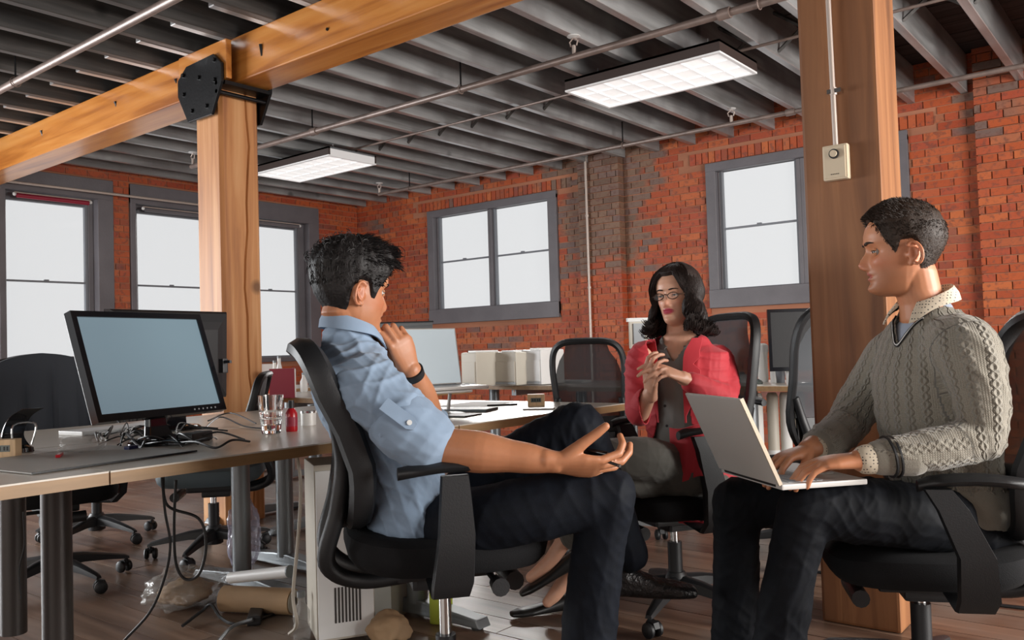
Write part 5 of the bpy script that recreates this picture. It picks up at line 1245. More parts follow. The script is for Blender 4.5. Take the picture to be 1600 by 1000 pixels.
    # collar: stand + fall
    def collar(name, c, r0, r1, fw, m, h=.034, drop=.030, gap=.25, lift=.0, flare=.012):
        rs = []; n = 40; sd = Z.cross(fw)
        for i in range(n+1):
            a_ = gap+(2*PI-2*gap)*i/n; dirn = fw*math.cos(a_)+sd*math.sin(a_); bk = (1-math.cos(a_))/2
            rr_ = fw*math.cos(a_)*r1+sd*math.sin(a_)*r0; tip = math.exp(-((min(i, n-i))/3.0)**2)
            base = c+rr_*1.0+Z*lift*bk; top = c+rr_*.93+Z*(h*(.6+.4*bk)+lift*bk); out_ = c+rr_*(1.12+flare/r0)+dirn*.006+Z*(lift*bk+h*.35-drop*(.5+1.0*tip))+fw*.015*tip
            mid = top+dirn*.007+Z*.001
            rs.append([base-org, top-org, mid-org, (mid*.5+out_*.5)+dirn*.004-org, out_-org, out_-dirn*.004-org, (mid*.5+out_*.5)-org, top-dirn*.0+Z*-.006-org])
        return MB().rings(rs, True, True).build(name, m, t, smooth=True)
    collar('collar', P(547, 528, zt), .063, .062, H(25), blue, h=.040, drop=.030, gap=.22, lift=.030, flare=.004)
    MB().tube([P(x, y, z_)-org for x, y, z_ in ((590, 560, 2.08), (612, 610, 2.10), (640, 668, 2.10))], .004, 6).build('placket', blue, t)
    # trousers
    den = mat('dark_denim', (.0045, .0062, .0105), .7, var=.25, vscale=40, bump=.15, bscale=700, spec=.15)
    hR, kR, aR = P(705, 822, 2.10), P(948, 772, 2.06), P(916, 1065, 2.12)
    hL, kL, aL = P(690, 805, 2.34), P(903, 668, 2.22), P(985, 868, 2.38)
    tr = [loft([(P(652, 848, zt), wd*.14, Z*.07), (P(690, 838, zt), wd*.165, Z*.085), (P(725, 820, zt), wd*.15, Z*.08)], 24),
          limb([hR, P(810, 800, 2.06), kR], [.085, .080, .070], sub=6), limb([kR, P(936, 850, 2.09), P(923, 960, 2.12), aR], [.072, .066, .068, .074], sub=6),
          limb([hL, P(790, 735, 2.27), kL], [.085, .080, .069], sub=6), limb([kL, P(945, 770, 2.33), aL], [.070, .062, .052], sub=6)]
    fuse('trousers', tr, .0055, den, t, org, smooth=7, disp=lambda co, nr: np.clip(wrinkle(co, .0030, [tuple(H(0)), tuple(Z*.6+H(0))], 11), -.004, .010))
    blt = MB().tube([P(612+k*12, 800+k*7-k*k*.2, 2.075-.0*k)-org for k in range(5)], .014, 8); blt.build('belt', mat('brown_leather', (.09, .022, .012), .5), t, smooth=True)
    # watch
    wd_ = (wL-eL).normalized(); c = wL-wd_*.012; u, v_ = frame(wd_, H(-80))
    MB().rings([[c+(u*math.cos(a)+v_*math.sin(a))*r_+wd_*h_-org for a in [2*PI*k/28 for k in range(28)]] for r_, h_ in ((.031, -.011), (.0345, -.010), (.0345, .010), (.031, .011))]).build('watch_strap', M['black'], t, smooth=True)
    MB().box(c+(u*.6-v_*.8)*.036*1-org, (.022, .022, .022)).build('watch_case', M['black_gloss'], t, bevel=.005)
    leather = mat('black_woven_leather', (.010, .010, .011), .3, bump=.9, bscale=45)
    sh = sole_shoe('shoe', P(978, 886, 2.40), R0*.95-Z*.06+F0*.1, leather, t, org)
    # sock
    ft = V(P(908, 1100, 2.14).x, P(908, 1100, 2.14).y, .09); sole_shoe('shoe', ft, H(5), leather, t, org)
    # phone held in the open right hand
    ph = P(920, 712, 2.0); o = MB().b2((-.035, -.004, -.03), (.035, .004, .03)).build('phone', M['black_gloss'], bevel=.002); pd = hdir.normalized()
    return t, T, (wR, hdir, tp)
hairm1 = hair_mat('black_hair', (.012, .010, .010))
mb_, T1, HND = man_blue()
ph_ = bpy.data.objects['phone.001'] if 'phone.001' in bpy.data.objects else bpy.data.objects['phone']
ph_.location = P(932, 708, 2.03); ph_.rotation_euler = (rad(70), rad(10), world_heading(0, -25)); tag(ph_, 'black phone held in the open right hand of the man in blue', 'phone')
# a pen between the fingers
o = tag(MB().cyl(P(935, 716, 1.99), P(968, 728, 1.96), .0035, n=10).build('pen', M['black'], smooth=True), 'black pen held between the fingers of the man in blue', 'pen'); MB().cyl(P(966, 727.3, 1.962), P(969, 728.4, 1.958), .0042, n=10).build('pen_tip', M['chrome'], o)
def knit_mat():
    m, N, L, b = nt('grey_cable_knit')
    u = N.new('ShaderNodeAttribute'); u.attribute_name = 'ku'; v = N.new('ShaderNodeAttribute'); v.attribute_name = 'kv'; k = N.new('ShaderNodeAttribute'); k.attribute_name = 'cable'
    U, W = u.outputs['Fac'], v.outputs['Fac']
    # fine rib + crossing cable
    rib = mathn(N, L, 'ABSOLUTE', mathn(N, L, 'SINE', mathn(N, L, 'MULTIPLY', U, 2*PI/.0055*.5)))
    st = mathn(N, L, 'SINE', mathn(N, L, 'ADD', mathn(N, L, 'MULTIPLY', W, 2*PI/.006), mathn(N, L, 'MULTIPLY', rib, 2.5)))
    h = mathn(N, L, 'ADD', mathn(N, L, 'MULTIPLY', rib, .5), mathn(N, L, 'MULTIPLY', st, .2))
    cell = mathn(N, L, 'SUBTRACT', mathn(N, L, 'FRACT', mathn(N, L, 'DIVIDE', U, .045)), .5)       # across the cable -.5...5
    ph = mathn(N, L, 'MULTIPLY', W, 2*PI/.042)
    s1 = mathn(N, L, 'MULTIPLY', mathn(N, L, 'SINE', ph), .16); s2 = mathn(N, L, 'MULTIPLY', s1, -1.0)
    def strand(off): return mathn(N, L, 'MAXIMUM', mathn(N, L, 'SUBTRACT', 1.0, mathn(N, L, 'MULTIPLY', mathn(N, L, 'ABSOLUTE', mathn(N, L, 'SUBTRACT', cell, off)), 6.5)), 0.0)
    cb = mathn(N, L, 'MAXIMUM', strand(s1), strand(s2)); cb = mathn(N, L, 'SQRT', cb)
    hh = mathn(N, L, 'ADD', mathn(N, L, 'MULTIPLY', h, .18), mathn(N, L, 'MULTIPLY', mathn(N, L, 'MULTIPLY', cb, 1.0), k.outputs['Fac']))
    geo = N.new('ShaderNodeNewGeometry'); n = N.new('ShaderNodeTexNoise'); n.inputs['Scale'].default_value = 350; L.new(geo.outputs['Position'], n.inputs[0])
    c = mix(N, L, n.outputs[0], (.16, .145, .115), (.33, .30, .245)); L.new(c, b.inputs['Base Color']); b.inputs['Roughness'].default_value = .92; b.inputs['Sheen Weight'].default_value = .3
    bp = N.new('ShaderNodeBump'); bp.inputs['Strength'].default_value = 1; bp.inputs['Distance'].default_value = .007; L.new(hh, bp.inputs['Height']); L.new(bp.outputs[0], b.inputs['Normal'])
    return m
def dotted(name, base, dot, sc):
    m, N, L, b = nt(name); geo = N.new('ShaderNodeNewGeometry'); vo = N.new('ShaderNodeTexVoronoi'); vo.inputs['Scale'].default_value = sc; vo.inputs['Randomness'].default_value = .15; L.new(geo.outputs['Position'], vo.inputs[0])
    r = N.new('ShaderNodeMapRange'); r.inputs[1].default_value = .22; r.inputs[2].default_value = .32; L.new(vo.outputs[0], r.inputs[0])
    L.new(mix(N, L, r.outputs[0], dot, base), b.inputs['Base Color']); b.inputs['Roughness'].default_value = .8; return m
def make_collar(name, c, fw, r0, r1, m, t, org, h=.034, drop=.03, gap=.25, lift=0., flare=.012, tipf=.015, cw=3.0, openv=0):
    rs = []; n = 44; sd = Z.cross(fw)
    for i in range(n+1):
        a_ = gap+(2*PI-2*gap)*i/n; dirn = fw*math.cos(a_)+sd*math.sin(a_); bk = (1-math.cos(a_))/2; tip = math.exp(-((min(i, n-i))/cw)**2)
        rr_ = fw*math.cos(a_)*r1+sd*math.sin(a_)*r0+sd*math.copysign(openv*tip, math.sin(a_))
        base = c+rr_+Z*lift*bk; top = c+rr_*.93+Z*(h*(.5+.5*bk)+lift*bk); out_ = c+rr_*(1.12+flare/r0)+dirn*.006+Z*(lift*bk+h*.35-drop*(.5+1.0*tip))+fw*tipf*tip
        mid = top+dirn*.007+Z*.001; rs.append([p-org for p in (base, top, mid, mid*.5+out_*.5+dirn*.004, out_, out_-dirn*.004, mid*.5+out_*.5, top-Z*.006)])
    return MB().rings(rs, True, True).build(name, m, t, smooth=True)
def seg_uv(segs):
    """segs: (p, q, hint, radius, cable) -> functions returning arc-length u, length v, cable mask"""
    def calc(co):
        best = np.full(len(co), 1e9); U_ = np.zeros(len(co)); V_ = np.zeros(len(co)); K_ = np.zeros(len(co)); base = 0
        for p, q, hint, r, cab, v0 in segs:
            p_, q_ = np.array(p), np.array(q); d = q_-p_; L_ = np.linalg.norm(d); d /= L_; tt = np.clip((co-p_) @ d, 0, L_); rel = co-p_-tt[:, None]*d; dist = np.linalg.norm(rel, axis=1)/r
            u, v_ = frame(Vector(d), hint); ang = np.arctan2(rel @ np.array(v_), rel @ np.array(u)); sel = dist < best; best = np.where(sel, dist, best)
            U_ = np.where(sel, ang*r, U_); V_ = np.where(sel, (co-p_) @ d+v0, V_); K_ = np.where(sel, cab, K_)
        return U_, V_, K_
    cache = {}
    def get(i):
        def f(co):
            if 'r' not in cache: cache['r'] = calc(co)
            return cache['r'][i]
        return f
    return dict(ku=get(0), kv=get(1), cable=get(2))
def ringband(c, d, r, m, name, t, org, h=.004, thick=.0015, flat=1.0, hint=Z):
    u, v_ = frame(d, hint)
    return MB().rings([[c+(u*math.cos(a)*flat+v_*math.sin(a))*rr_+d*hh-org for a in [2*PI*k/32 for k in range(32)]] for rr_, hh in ((r-.004, -h), (r+thick, -h), (r+thick, h), (r-.004, h))]).build(name, m, t, smooth=True)
# =================================================================== MAN IN THE GREY SWEATER
hairm2 = hair_mat('dark_brown_hair', (.030, .018, .012))
def man_grey():
    org = V(*at_h(1436, 900, 2.40)); t = thing('person', 'man in a grey cable-knit sweater and dark jeans typing on the laptop on his lap', 'person', org)
    skin = skin_mat('warm_skin', (.50, .21, .105), (.40, .12, .09)); zt = 2.38; A = 166
    T = Tm(P(1408, 392, zt), H(165), rad(1)); pr = dict(s=1.035, w=1.0, nose=1.0, nosew=.9, jaw=1.02, brow=1.3, lip=1.0, chin=1.2, eye=1.1, mw=.82)
    parts = [head_mesh(pr, T)]+ear_mesh(1, pr, T)+ear_mesh(-1, pr, T)
    ax_, fx = H(104), H(194)
    parts.append(loft([(P(1449, 500, zt), ax_*.075, fx*.07), (P(1443, 476, zt), ax_*.064, fx*.062), (P(1434, 455, zt), ax_*.060, fx*.060), (T @ V(-.030, 0, -.06), ax_*.056, fx*.058), (T @ V(-.02, 0, -.01), ax_*.05, fx*.05)], 24))
    tors = [((1484, 782), .160, .128), ((1473, 725), .162, .138), ((1464, 655), .176, .148), ((1460, 590), .192, .148), ((1461, 532), .188, .118), ((1456, 500), .12, .085)]
    parts.append(loft([(P(x, y, zt), ax_*a*.7, fx*b*.7) for (x, y), a, b in tors[:-1]], 22))
    sL, eL, wL = P(1505, 542, 2.18), P(1532, 688, 2.12), P(1345, 719, 2.12)
    sR, eR, wR = P(1408, 545, 2.58), P(1330, 655, 2.58), P(1262, 704, 2.34)
    parts += [limb([sL, eL], [.045, .04], sub=4), limb([eL, wL], [.042, .030], sub=4), limb([sR, eR], [.045, .04], sub=4), limb([eR, wR], [.042, .029], sub=4)]
    hL_, tL = hand(wL, P(1262, 728, 2.12)-wL+F0*.02, Z+R0*.0-F0*.12, -1, [(.35, .5, .35), (.35, .5, .35), (.35, .5, .35), (.35, .5, .3)], spread=(.12, .03, -.06, -.18), thumb=(.75, .35, .3), s=1.05, tcurl=.2)
    hR_, tR = hand(wR, P(1205, 722, 2.28)-wR, Z-R0*.15, 1, [(.45, .5, .35), (.35, .5, .35), (.35, .5, .35), (.35, .5, .3)], spread=(.10, .02, -.06, -.18), thumb=(.6, .3, .3), s=1.03, tcurl=.2)
    parts += hL_+hR_
    body = fuse('body', parts, .003, skin, t, org, smooth=4, mask=face_mask(T, pr, [(P(1290, 723, 2.12), .13), (P(1228, 713, 2.3), .12)]), attrs=face_attrs(T, pr, .8))
    nailm = mat('fingernail', (.62, .36, .26), .3); nail(tL[:4], nailm, body, org, Z+F0*-.1); nail(tR[:4], nailm, body, org, Z)
    eyes(T, pr, t, org, iris=(.10, .10, .08), look=(1, .50, .02), lidm=skin, browm=hairm2, brow=.0038)
    HL2 = [(0, .082), (20, .080), (36, .074), (46, .062), (56, .044), (64, .018), (76, -.012), (84, .022), (98, .026), (106, .0), (114, -.04), (135, -.075), (180, -.088)]
    def th(a, z, ph): return .0035+.006*max(0, min(1, (z+.02)/.05))+.009*max(0, min(1, (z-.05)/.05))
    hc = hair_cap('hair', T, pr, th, hairm2, t, org, hl=HL2, ridged=.20, seed=9)
    def gen(rd):
        ph = rd.uniform(-PI, PI); a = abs(math.degrees(ph)); lo = np.interp(a, [k for k, _ in HL2], [k for _, k in HL2]); z = rd.uniform(lo, .1205); L_ = .006+.012*max(0, min(1, (z-.02)/.06))
        p = surf(pr, z, ph, th(a, z, ph)*.75); nrm = p.normalized(); dv = (V(.6, 0, .2) if z > .07 else V(-.15, 0, -.8))+nrm*.8+V(rd.uniform(-.35, .35), rd.uniform(-.35, .35), rd.uniform(-.2, .2)); dv.normalize()
        return [p, p+dv*L_*.5, p+dv*L_-nrm*L_*.25]
    strands('hair_strand_mass', T, pr, hairm2, hc, org, 4200, gen, .0009, 6)
    knit = knit_mat(); knit2 = cloth_mat('grey_rib_knit', (.235, .215, .175), .92, .12, 500, .3, .3)
    # shirt under the jumper
    lin = cloth_mat('blue_grey_undershirt', (.30, .34, .42), .8)
    dots = dotted('dotted_cotton', (.62, .54, .42), (.06, .05, .05), 130)
    fuse('undershirt', [loft([(P(x, y, zt), ax_*a*.90, fx*b*.92) for (x, y), a, b in tors[2:-1]]+[(P(1453, 490, zt), ax_*.068, fx*.062)], 26)], .006, lin, t, org, smooth=3)
    sw = [loft([(P(x, y, zt), ax_*a, fx*b) for (x, y), a, b in tors[:-1]]+[(P(1457, 507, zt), ax_*.150, fx*.098), (P(1453, 490, zt), ax_*.088, fx*.078)], 30)]
    sw.append(limb([P(1478, 538, 2.30), P(1508, 547, 2.20), P(1532, 615, 2.145), P(1536, 684, 2.12)], [.078, .086, .068, .056], sub=6)); sw.append(limb([P(1536, 684, 2.12), P(1470, 700, 2.115), P(1410, 709, 2.115), P(1372, 714, 2.12)], [.058, .055, .049, .042], sub=6))
    sw.append(limb([P(1440, 550, 2.46), P(1400, 556, 2.56), P(1350, 620, 2.60), P(1325, 662, 2.57)], [.08, .083, .070, .062], sub=6)); sw.append(limb([P(1325, 662, 2.57), P(1300, 685, 2.47), P(1282, 696, 2.40)], [.062, .056, .050], sub=6))
    VB = P(1388, 512, zt)      # neck V: bottom point on the chest
    neckc = P(1449, 506, zt); fxn = np.array(fx); axn = np.array(ax_)
    apex = P(1452, 600, zt)
    def cut(co):
        q = co-np.array(P(1455, 512, zt)); f_ = q @ fxn; s_ = np.abs(q @ axn); z_ = q[:, 2]
        return (f_ > .01)*(z_ > -.035+ s_*1.35-.0)*(z_ > -.06)*(s_ < .085)+(z_ > .050)*(np.hypot(f_, s_) < .082) > 0
    segs = [(P(1485, 800, zt), P(1452, 520, zt), fx, .16, 1, 0), (P(1508, 560, 2.20), P(1535, 697, 2.12), fx, .075, 1, .0), (P(1535, 697, 2.12), P(1372, 714, 2.12), Z, .055, .55, .3), (P(1400, 556, 2.56), P(1325, 662, 2.57), fx, .075, 1, 0), (P(1325, 662, 2.57), P(1282, 696, 2.4), Z, .055, .5, .3)]
    at = seg_uv(segs)
    def dsp(co, nr): return np.clip(wrinkle(co, .0030, [tuple(H(20)*.6+Z*.8), tuple(Z)], 21), -.005, .010)
    at2 = seg_uv(segs)
    swo = fuse('sweater', sw, .005, knit, t, org, smooth=8, disp=dsp, attrs=at, cut=cut)
    sol = swo.modifiers.new('thickness', 'SOLIDIFY'); sol.thickness = .004; sol.offset = -1
    # collar of the dotted shirt and striped V edge
    make_collar('shirt_collar', P(1448, 484, zt), fx, .069, .066, dots, t, org, h=.036, drop=.034, gap=.34, lift=.034, flare=.006, tipf=.022, cw=4.5, openv=.018)
    cc = P(1455, 512, zt)
    from mathutils.bvhtree import BVHTree
    bv = BVHTree.FromPolygons([v.co+org for v in swo.data.vertices], [tuple(p.vertices) for p in swo.data.polygons])
    for k, mm in enumerate(('black', 'white', 'black')):
        pts = []
        for i in range(25):
            s_ = -.072+.144*i/24; z_ = -.038+abs(s_)*1.35-.0045*k
            # push out to the chest surface
            zrel = z_; bq = np.interp(zrel, [-.06, 0, .03, .08], [.130, .118, .10, .085]); aq = np.interp(zrel, [-.06, 0, .03, .08], [.19, .18, .15, .10])
            f_ = bq*math.sqrt(max(.05, 1-(s_/aq)**2))+.012
            q_ = bv.find_nearest(cc+ax_*s_+fx*f_+Z*(z_-.004)); pts.append(q_[0]+fx*.003-org)
        for _ in range(3): pts = [pts[0]]+[(pts[i-1]+pts[i]*2+pts[i+1])/4 for i in range(1, len(pts)-1)]+[pts[-1]]
        MB().tube(pts, .0024, 6).build('neck_stripe', M['black'] if mm == 'black' else M['paper'], t, smooth=True)
    # cuffs
    dl = (wL-P(1372, 714, 2.12)).normalized(); u_ = P(1378, 714, 2.12)
    fuse('shirt_cuff', [limb([P(1378, 715, 2.12), P(1353, 718, 2.12)], [.038, .0375], sub=3)], .004, dots, t, org, smooth=2)
    fuse('sweater_cuff', [limb([P(1425, 712, 2.115), P(1374, 715, 2.12)], [.051, .044], sub=4)], .004, knit2, t, org, smooth=2)
    for px in (1396, 1388): ringband(P(px, 713.5, 2.118), dl, .0515, M['black'], 'cuff_stripe', t, org, .0022)
    fuse('sweater_cuff', [limb([P(1300, 685, 2.46), P(1278, 699, 2.39)], [.056, .048], sub=4)], .004, knit2, t, org, smooth=2)
    fuse('shirt_cuff', [limb([P(1285, 695, 2.41), P(1272, 702, 2.37)], [.040, .038], sub=3)], .004, dots, t, org, smooth=2)
    hem = [loft([(P(1488, 792, zt), ax_*.166, fx*.134), (P(1482, 768, zt), ax_*.168, fx*.138)], 26)]
    fuse('sweater_hem', hem, .006, knit2, t, org, smooth=3)
    den = mat('black_denim', (.004, .005, .0075), .7, var=.3, vscale=40, bump=.15, bscale=700, spec=.15)
    hL2, kL, aL = P(1475, 812, 2.26), P(1258, 795, 2.18), P(1212, 1080, 2.24)
    hR2, kR, aR = P(1455, 800, 2.46), P(1152, 782, 2.46), P(1150, 1050, 2.46)
    tr = [loft([(P(1515, 828, zt), ax_*.15, Z*.08), (P(1480, 828, zt), ax_*.17, Z*.09), (P(1440, 812, zt), ax_*.16, Z*.08)], 24), limb([hL2, P(1365, 800, 2.20), kL], [.088, .086, .072], sub=6), limb([kL, P(1240, 870, 2.18), P(1222, 970, 2.2), aL], [.071, .064, .066, .072], sub=6),
          limb([hR2, P(1300, 790, 2.46), kR], [.095, .085, .070], sub=6), limb([kR, P(1150, 860, 2.46), P(1150, 960, 2.46), aR], [.071, .066, .068, .072], sub=6)]
    fuse('jeans', tr, .0055, den, t, org, smooth=7, disp=lambda co, nr: np.clip(wrinkle(co, .0034, [tuple(H(0)), tuple(Z*.7+H(0)), tuple(Z*.5-H(0))], 31), -.004, .012))
    sh = mat('black_shoe_leather', (.01, .01, .01), .3)
    for a_, hh in ((aL, H(185)), (aR, H(180))): sole_shoe('shoe', V(a_.x, a_.y, .09), hh, sh, t, org)
    for a_ in (aL, aR): fuse('trouser_hem', [limb([V(a_.x, a_.y, .30), V(a_.x, a_.y, .13)], [.078, .080])], .007, den, t, org, smooth=3)
    return t
man_grey()
# =================================================================== WOMAN IN THE RED BLAZER
hairm3 = hair_mat('dark_wavy_hair', (.022, .014, .012))
def woman():
    org = V(*at_h(1066, 900, 3.2)); t = thing('person', 'woman with wavy dark hair and glasses in a red blazer, hands clasped, legs crossed', 'person', org)
    skin = skin_mat('fair_skin', (.68, .37, .25), (.42, .045, .075), .45); zt = 3.16
    hf = -F0*math.cos(rad(40))-R0*math.sin(rad(40)); T = Tm(P(1058, 464, zt), hf, rad(-3), rad(3)); pr = dict(s=.90, w=1.0, nose=.78, nosew=1.02, jaw=.97, brow=.3, lip=1.5, chin=.9, eye=.8, hollow=.3)
    parts = [head_mesh(pr, T)]
    bf = -F0*math.cos(rad(28))-R0*math.sin(rad(28)); bs = Z.cross(bf)    # bs: her left (screen right)
    parts.append(loft([(P(1062, 548, zt+.02), bs*.07, bf*.055), (P(1062, 530, zt+.02), bs*.052, bf*.050), (P(1062, 508, zt+.01), bs*.047, bf*.047), (T @ V(-.02, 0, -.05), bs*.046, bf*.048), (T @ V(-.01, 0, 0), bs*.04, bf*.04)], 24))
    tors = [((1082, 745), .165, .12), ((1076, 690), .140, .108), ((1070, 640), .145, .112), ((1066, 590), .165, .118), ((1064, 552), .165, .090), ((1063, 533), .09, .06)]
    parts.append(loft([(P(x, y, zt), bs*a*.8, bf*b*.8) for (x, y), a, b in tors], 22))
    sR, eR, wR = P(1003, 556, 3.10), P(1000, 645, 3.02), P(1017, 612, 2.93)      # her right arm (screen left), forearm raised
    sL, eL, wL = P(1127, 558, 3.20), P(1132, 622, 3.06), P(1066, 590, 2.92)      # her left arm
    parts += [limb([sR, eR], [.038, .034], sub=4), limb([eR, wR], [.034, .024], sub=4), limb([sL, eL], [.038, .034], sub=4), limb([eL, wL], [.034, .024], sub=4)]
    d1 = P(1016, 576, 2.88)-wR; h1, t1 = hand(wR, d1, -F0*.55-R0*.75, 1, [(.5, .8, .5), (.6, .9, .5), (.7, .9, .5), (.8, .9, .5)], spread=(.14, .04, -.06, -.16), thumb=(.5, .3, .3), s=.92, r=.9)
    d2 = P(1016, 570, 2.86)-wL; h2, t2 = hand(wL, d2, Z*.8-F0*.5, -1, [(.35, .4, .3), (.45, .5, .3), (.5, .6, .4), (.6, .7, .4)], spread=(.20, .06, -.08, -.22), thumb=(.5, .5, .3), s=.92, r=.9)
    parts += h1+h2
    ankR, ankL = P(872, 868, 3.06), P(880, 915, 3.16)
    parts += [limb([P(893, 828, 3.06), ankR+V(0, 0, .02), ankR-R0*.04-Z*.03, ankR-R0*.10-Z*.075], [.038, .028, .026, .02]), limb([P(900, 880, 3.16), ankL+V(0, 0, .01), ankL-R0*.03-Z*.03, ankL-R0*.06-Z*.06], [.034, .028, .026, .02])]
    parts += [limb([P(1070, 735, zt), P(960, 735, 2.9), P(893, 828, 3.06)], [.05, .04, .036], sub=5), limb([P(1080, 735, zt), P(970, 745, 2.95), P(900, 880, 3.16)], [.05, .04, .034], sub=5)]
    body = fuse('body', parts, .003, skin, t, org, smooth=3, mask=face_mask(T, pr, [(P(1017, 590, 2.9), .13), (P(1040, 580, 2.9), .12)]), attrs=face_attrs(T, pr, 0, 1.0))
    eyes(T, pr, t, org, look=(1, -.20, .10), lidm=skin, browm=hairm3, lashes=True, brow=.0029)
    # hair: cap plus long wavy locks
    HL3 = [(0, .078), (18, .080), (30, .068), (42, .045), (52, .020), (62, -.02), (75, -.05), (100, -.07), (140, -.085), (180, -.09)]
    def th(a, z, ph): return .009+.008*max(0, min(1, (z-.02)/.05))+.006*(a > 60)
    hc = hair_cap('hair', T, pr, th, hairm3, t, org, hl=HL3, ridged=.12, seed=14)
    def gen(rd):
        side = rd.choice([-1, 1]); part = .018; z0 = .118-.02*rd.random(); ph0 = side*rd.uniform(.25, PI*.98)
        a = abs(math.degrees(ph0)); out = []
        if a < 40: ph1 = side*rd.uniform(.95, 1.25)
        else: ph1 = ph0+rd.uniform(-.12, .12)
        if abs(ph1) < .95: ph1 = side*.95
        L_ = rd.uniform(-.165, -.115) if abs(ph1) > 1.3 else rd.uniform(-.15, -.10); off = rd.uniform(.012, .028); fr = rd.uniform(38, 52); p0 = rd.uniform(0, 1.2)+ (ph0*2)
        for k in range(18):
            u = k/17; z = z0+(L_-z0)*u; ph = ph0+(ph1-ph0)*min(1, u*2.4)
            if z > -.03: p = surf(pr, z, ph, off*(.55+.45*min(1, u*3)))
            else:
                q = surf(pr, -.03, ph, off); grow = (-.03-z)/.12; rad_ = Vector((q.x, q.y, 0)).normalized(); p = V(q.x, q.y, z)+rad_*(.004+.020*grow*grow)
            amp = .015*max(0, (u-.30))/.70+.002; tn = V(-math.sin(ph), math.cos(ph), 0); rad_ = V(math.cos(ph), math.sin(ph), 0)
            p = p+tn*amp*math.sin(z*fr*1.6+p0)+rad_*amp*.9*math.cos(z*fr*1.6+p0)
            out.append(p)
        # flick at the tip
        e = out[-1]; d = V(math.cos(ph1), math.sin(ph1), 0); out += [e+d*.010+V(0, 0, -.002), e+d*.020+V(0, 0, .006), e+d*.024+V(0, 0, .015)]
        return out
    strands('hair_lock', T, pr, hairm3, hc, org, 1500, gen, .0032, 12)
    strands('fine_hair', T, pr, hairm3, hc, org, 700, gen, .0010, 19)
    # glasses
    s = pr['s']; gt = mat('tortoise_frame', (.05, .028, .02), .25); gm = []
    fr = bpy.data.objects.new('glasses', None); C.objects.link(fr); 
    for sd in (1, -1):
        pts = [T @ (V(.094-.30*(.001)-abs(.031+.021*math.cos(a)-.031)*.0-.12*(max(0, .031+.021*math.cos(a)-.03)), sd*(.031+.0225*math.cos(a)), -.005+.0135*math.sin(a)*(1+.12*math.cos(a)))*s) for a in [2*PI*k/24 for k in range(25)]]
        gm.append(('rim', MB().tube(pts, .0017, 6), gt)); gm.append(('lens', MB().rings([pts[:24]], True, False) if False else MB().add([p for p in pts[:24]], [tuple(range(24))]), M['pane']))
        gm.append(('temple', MB().tube([T @ (V(.090, sd*.053, -.001)*s), T @ (V(.075, sd*.0725, .0)*s), T @ (V(.03, sd*.080, -.001)*s), T @ (V(-.01, sd*.079, -.003)*s)], [.0026, .0024, .0018, .0015], 6), gt))
    gm.append(('bridge', MB().tube([T @ (V(.094, .0105, -.001)*s), T @ (V(.0985, 0, .002)*s), T @ (V(.094, -.0105, -.001)*s)], .0016, 6), gt))
    fr.location = T @ (V(.09, 0, 0)*s); tag(fr, 'narrow dark-rimmed glasses worn by the woman', 'glasses')
    for n_, mb, m_ in gm:
        mb.v = [tuple(Vector(p)-fr.location) for p in mb.v]; mb.build(n_, m_, fr, smooth=n_ != 'lens')
    # clothes
    bl = cloth_mat('grey_blouse', (.20, .205, .19), .75, .1); rd_ = cloth_mat('coral_red_wool', (.52, .024, .038), .7, .08); gp = cloth_mat('grey_trouser_cloth', (.10, .098, .085), .8)
    fuse('blouse', [loft([(P(x, y, zt), bs*a*.94, bf*b*.95) for (x, y), a, b in tors[:-1]]+[(P(1063, 540, zt), bs*.085, bf*.062)], 26)], .005, bl, t, org, smooth=4, cut=lambda co: ((co-np.array(P(1064, 552, zt))) @ np.array(bf) > .0)*((co-np.array(P(1064, 552, zt)))[:, 2] > -.022+1.5*np.abs((co-np.array(P(1064, 552, zt))) @ np.array(bs))) > 0, disp=lambda co, nr: np.clip(wrinkle(co, .0022, [tuple(bs), tuple(bs+Z*.3)], 41), -.003, .007))
    make_collar('blouse_collar', P(1062, 545, zt), bf, .062, .060, bl, t, org, h=.016, drop=.006, gap=.50, lift=.022, flare=.002, tipf=.002)
    for k, (x, y) in enumerate(((1058, 560), (1056, 578), (1057, 630), (1060, 660))):
        p = P(x, y, zt)+bf*(.098+.018*min(k, 2)); MB().cyl(p-org, p+bf*.004-org, .005, n=12).build('button', M['black'], t)
    c0 = np.array(P(1064, 552, zt)); bfn, bsn = np.array(bf), np.array(bs)
    def cut(co):
        q = co-c0; f_ = q @ bfn; s_ = q @ bsn; z_ = q[:, 2]
        half = np.where(z_ > -.0, .055+z_*.4, .050+(-z_)*.05+ np.clip(-z_-.25, 0, 1)*.35)
        return (f_ > .0)*(np.abs(s_+.006) < half)*(z_ > -.6)+(z_ > .05)*(np.hypot(f_, s_) < .07) > 0
    bz = [loft([(P(1088, 772, zt), bs*.195, bf*.14)]+[(P(x, y, zt), bs*a*1.07, bf*b*1.09) for (x, y), a, b in tors[:-1]]+[(P(1064, 541, zt), bs*.115, bf*.068)], 30),
          limb([P(1030, 562, 3.14), P(1006, 560, 3.10), P(1000, 610, 3.05), P(999, 645, 3.02)], [.055, .062, .054, .050], sub=6), limb([P(999, 645, 3.02), P(1006, 632, 2.98), P(1012, 622, 2.955)], [.052, .047, .042], sub=5),
          limb([P(1105, 560, 3.17), P(1124, 562, 3.19), P(1136, 600, 3.12), P(1132, 622, 3.06)], [.050, .054, .048, .046], sub=6), limb([P(1132, 622, 3.06), P(1105, 610, 2.99), P(1079, 597, 2.94)], [.052, .045, .038], sub=5)]
    blz = fuse('blazer', bz, .005, rd_, t, org, smooth=6, cut=cut, disp=lambda co, nr: np.clip(wrinkle(co, .0036, [tuple(Z+bs*.4), tuple(Z-bs*.5), tuple(bs)], 51), -.004, .011))
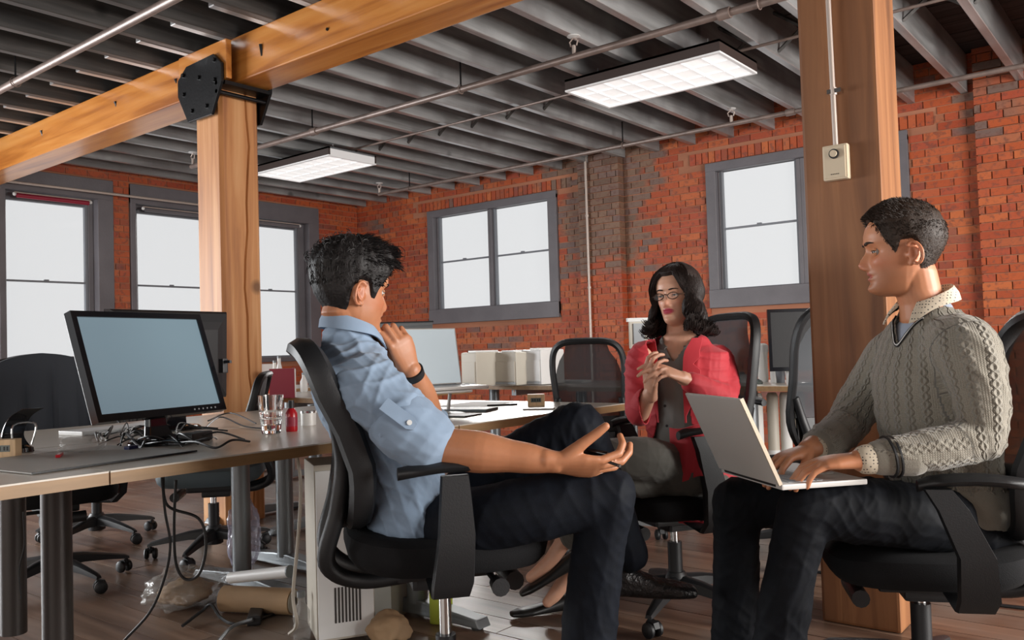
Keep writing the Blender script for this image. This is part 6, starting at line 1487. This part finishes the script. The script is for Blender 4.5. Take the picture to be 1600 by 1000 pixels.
    sol = blz.modifiers.new('thickness', 'SOLIDIFY'); sol.thickness = .004; sol.offset = -1
    for sd in (1, -1):          # lapels lie on the chest beside the opening
        rows = []
        for k in range(14):
            u = k/13; z_ = .055-.30*u; s0 = (.052 if z_ < 0 else .052+z_*.4)-.004; wdt = .052*math.sin(PI*min(1, (u+.12)))**.7*(1 if not (.26 < u < .34) else .55)+.006
            row = []
            for s_ in (s0, s0+wdt*.5, s0+wdt):
                aq = np.interp(z_, [-.26, -.1, 0, .05], [.155, .178, .17, .12]); bq = np.interp(z_, [-.26, -.1, 0, .05], [.12, .128, .105, .075]); f_ = bq*math.sqrt(max(.04, 1-(s_/aq)**2))+.010
                row.append(P(1064, 552, zt)+bs*(sd*s_-.006)+bf*f_+Z*z_-org)
            rows.append(row+[p-bf*.005 for p in row[::-1]])
        MB().rings(rows).build('lapel', rd_, t, smooth=True)
    # blazer tails
    rs = []
    for k in range(14):
        u = k/13; row = []
        for j in range(16):
            q = j/15; zz = 3.02-.10*math.sin(PI*q)+.012*math.sin(q*15+u*2)*(.3+u); row.append(P(1046+88*q+(4-6*q)*u, 668-4*q+(84-6*q)*u+3*math.sin(q*9), zz)-org)
        rs.append(row+[p+F0*.005 for p in row[::-1]])
    MB().rings(rs).build('blazer_front_panel', rd_, t, smooth=True)
    olive = cloth_mat('olive_grey_cloth', (.16, .15, .10), .8, .15)
    trs = [loft([(P(1095, 765, zt), bs*.16, Z*.07), (P(1075, 758, 3.1), bs*.165, Z*.08), (P(1040, 745, 3.02), bs*.15, Z*.075)], 24),
           limb([P(1095, 750, 3.16), P(1020, 720, 2.98), P(948, 715, 2.84)], [.085, .078, .064], sub=6), limb([P(948, 715, 2.84), P(925, 760, 2.92), P(893, 838, 3.05)], [.062, .054, .048], sub=6),
           limb([P(1050, 760, 3.12), P(1000, 745, 3.02), P(945, 745, 2.95)], [.08, .074, .062], sub=6), limb([P(945, 745, 2.95), P(925, 820, 3.06), P(905, 880, 3.15)], [.060, .052, .048], sub=6)]
    tro = fuse('trousers', trs, .005, gp, t, org, smooth=6, disp=lambda co, nr: np.clip(wrinkle(co, .0030, [tuple(bs), tuple(bs+Z)], 61), -.004, .010))
    sh = mat('black_flat_leather', (.012, .012, .012), .35)
    sole_shoe('flat_shoe', ankR+V(0, 0, .012), -R0*.92-Z*.42-F0*.1, sh, t, org, low=True, up=Z)
    fp = G(872, 958, .0); sole_shoe('flat_shoe', V(fp.x, fp.y, .088), -R0*.95-F0*.3, sh, t, org, low=True)
    return t
woman()
# ------------------------------------------------------------------ cloth bag on her lap
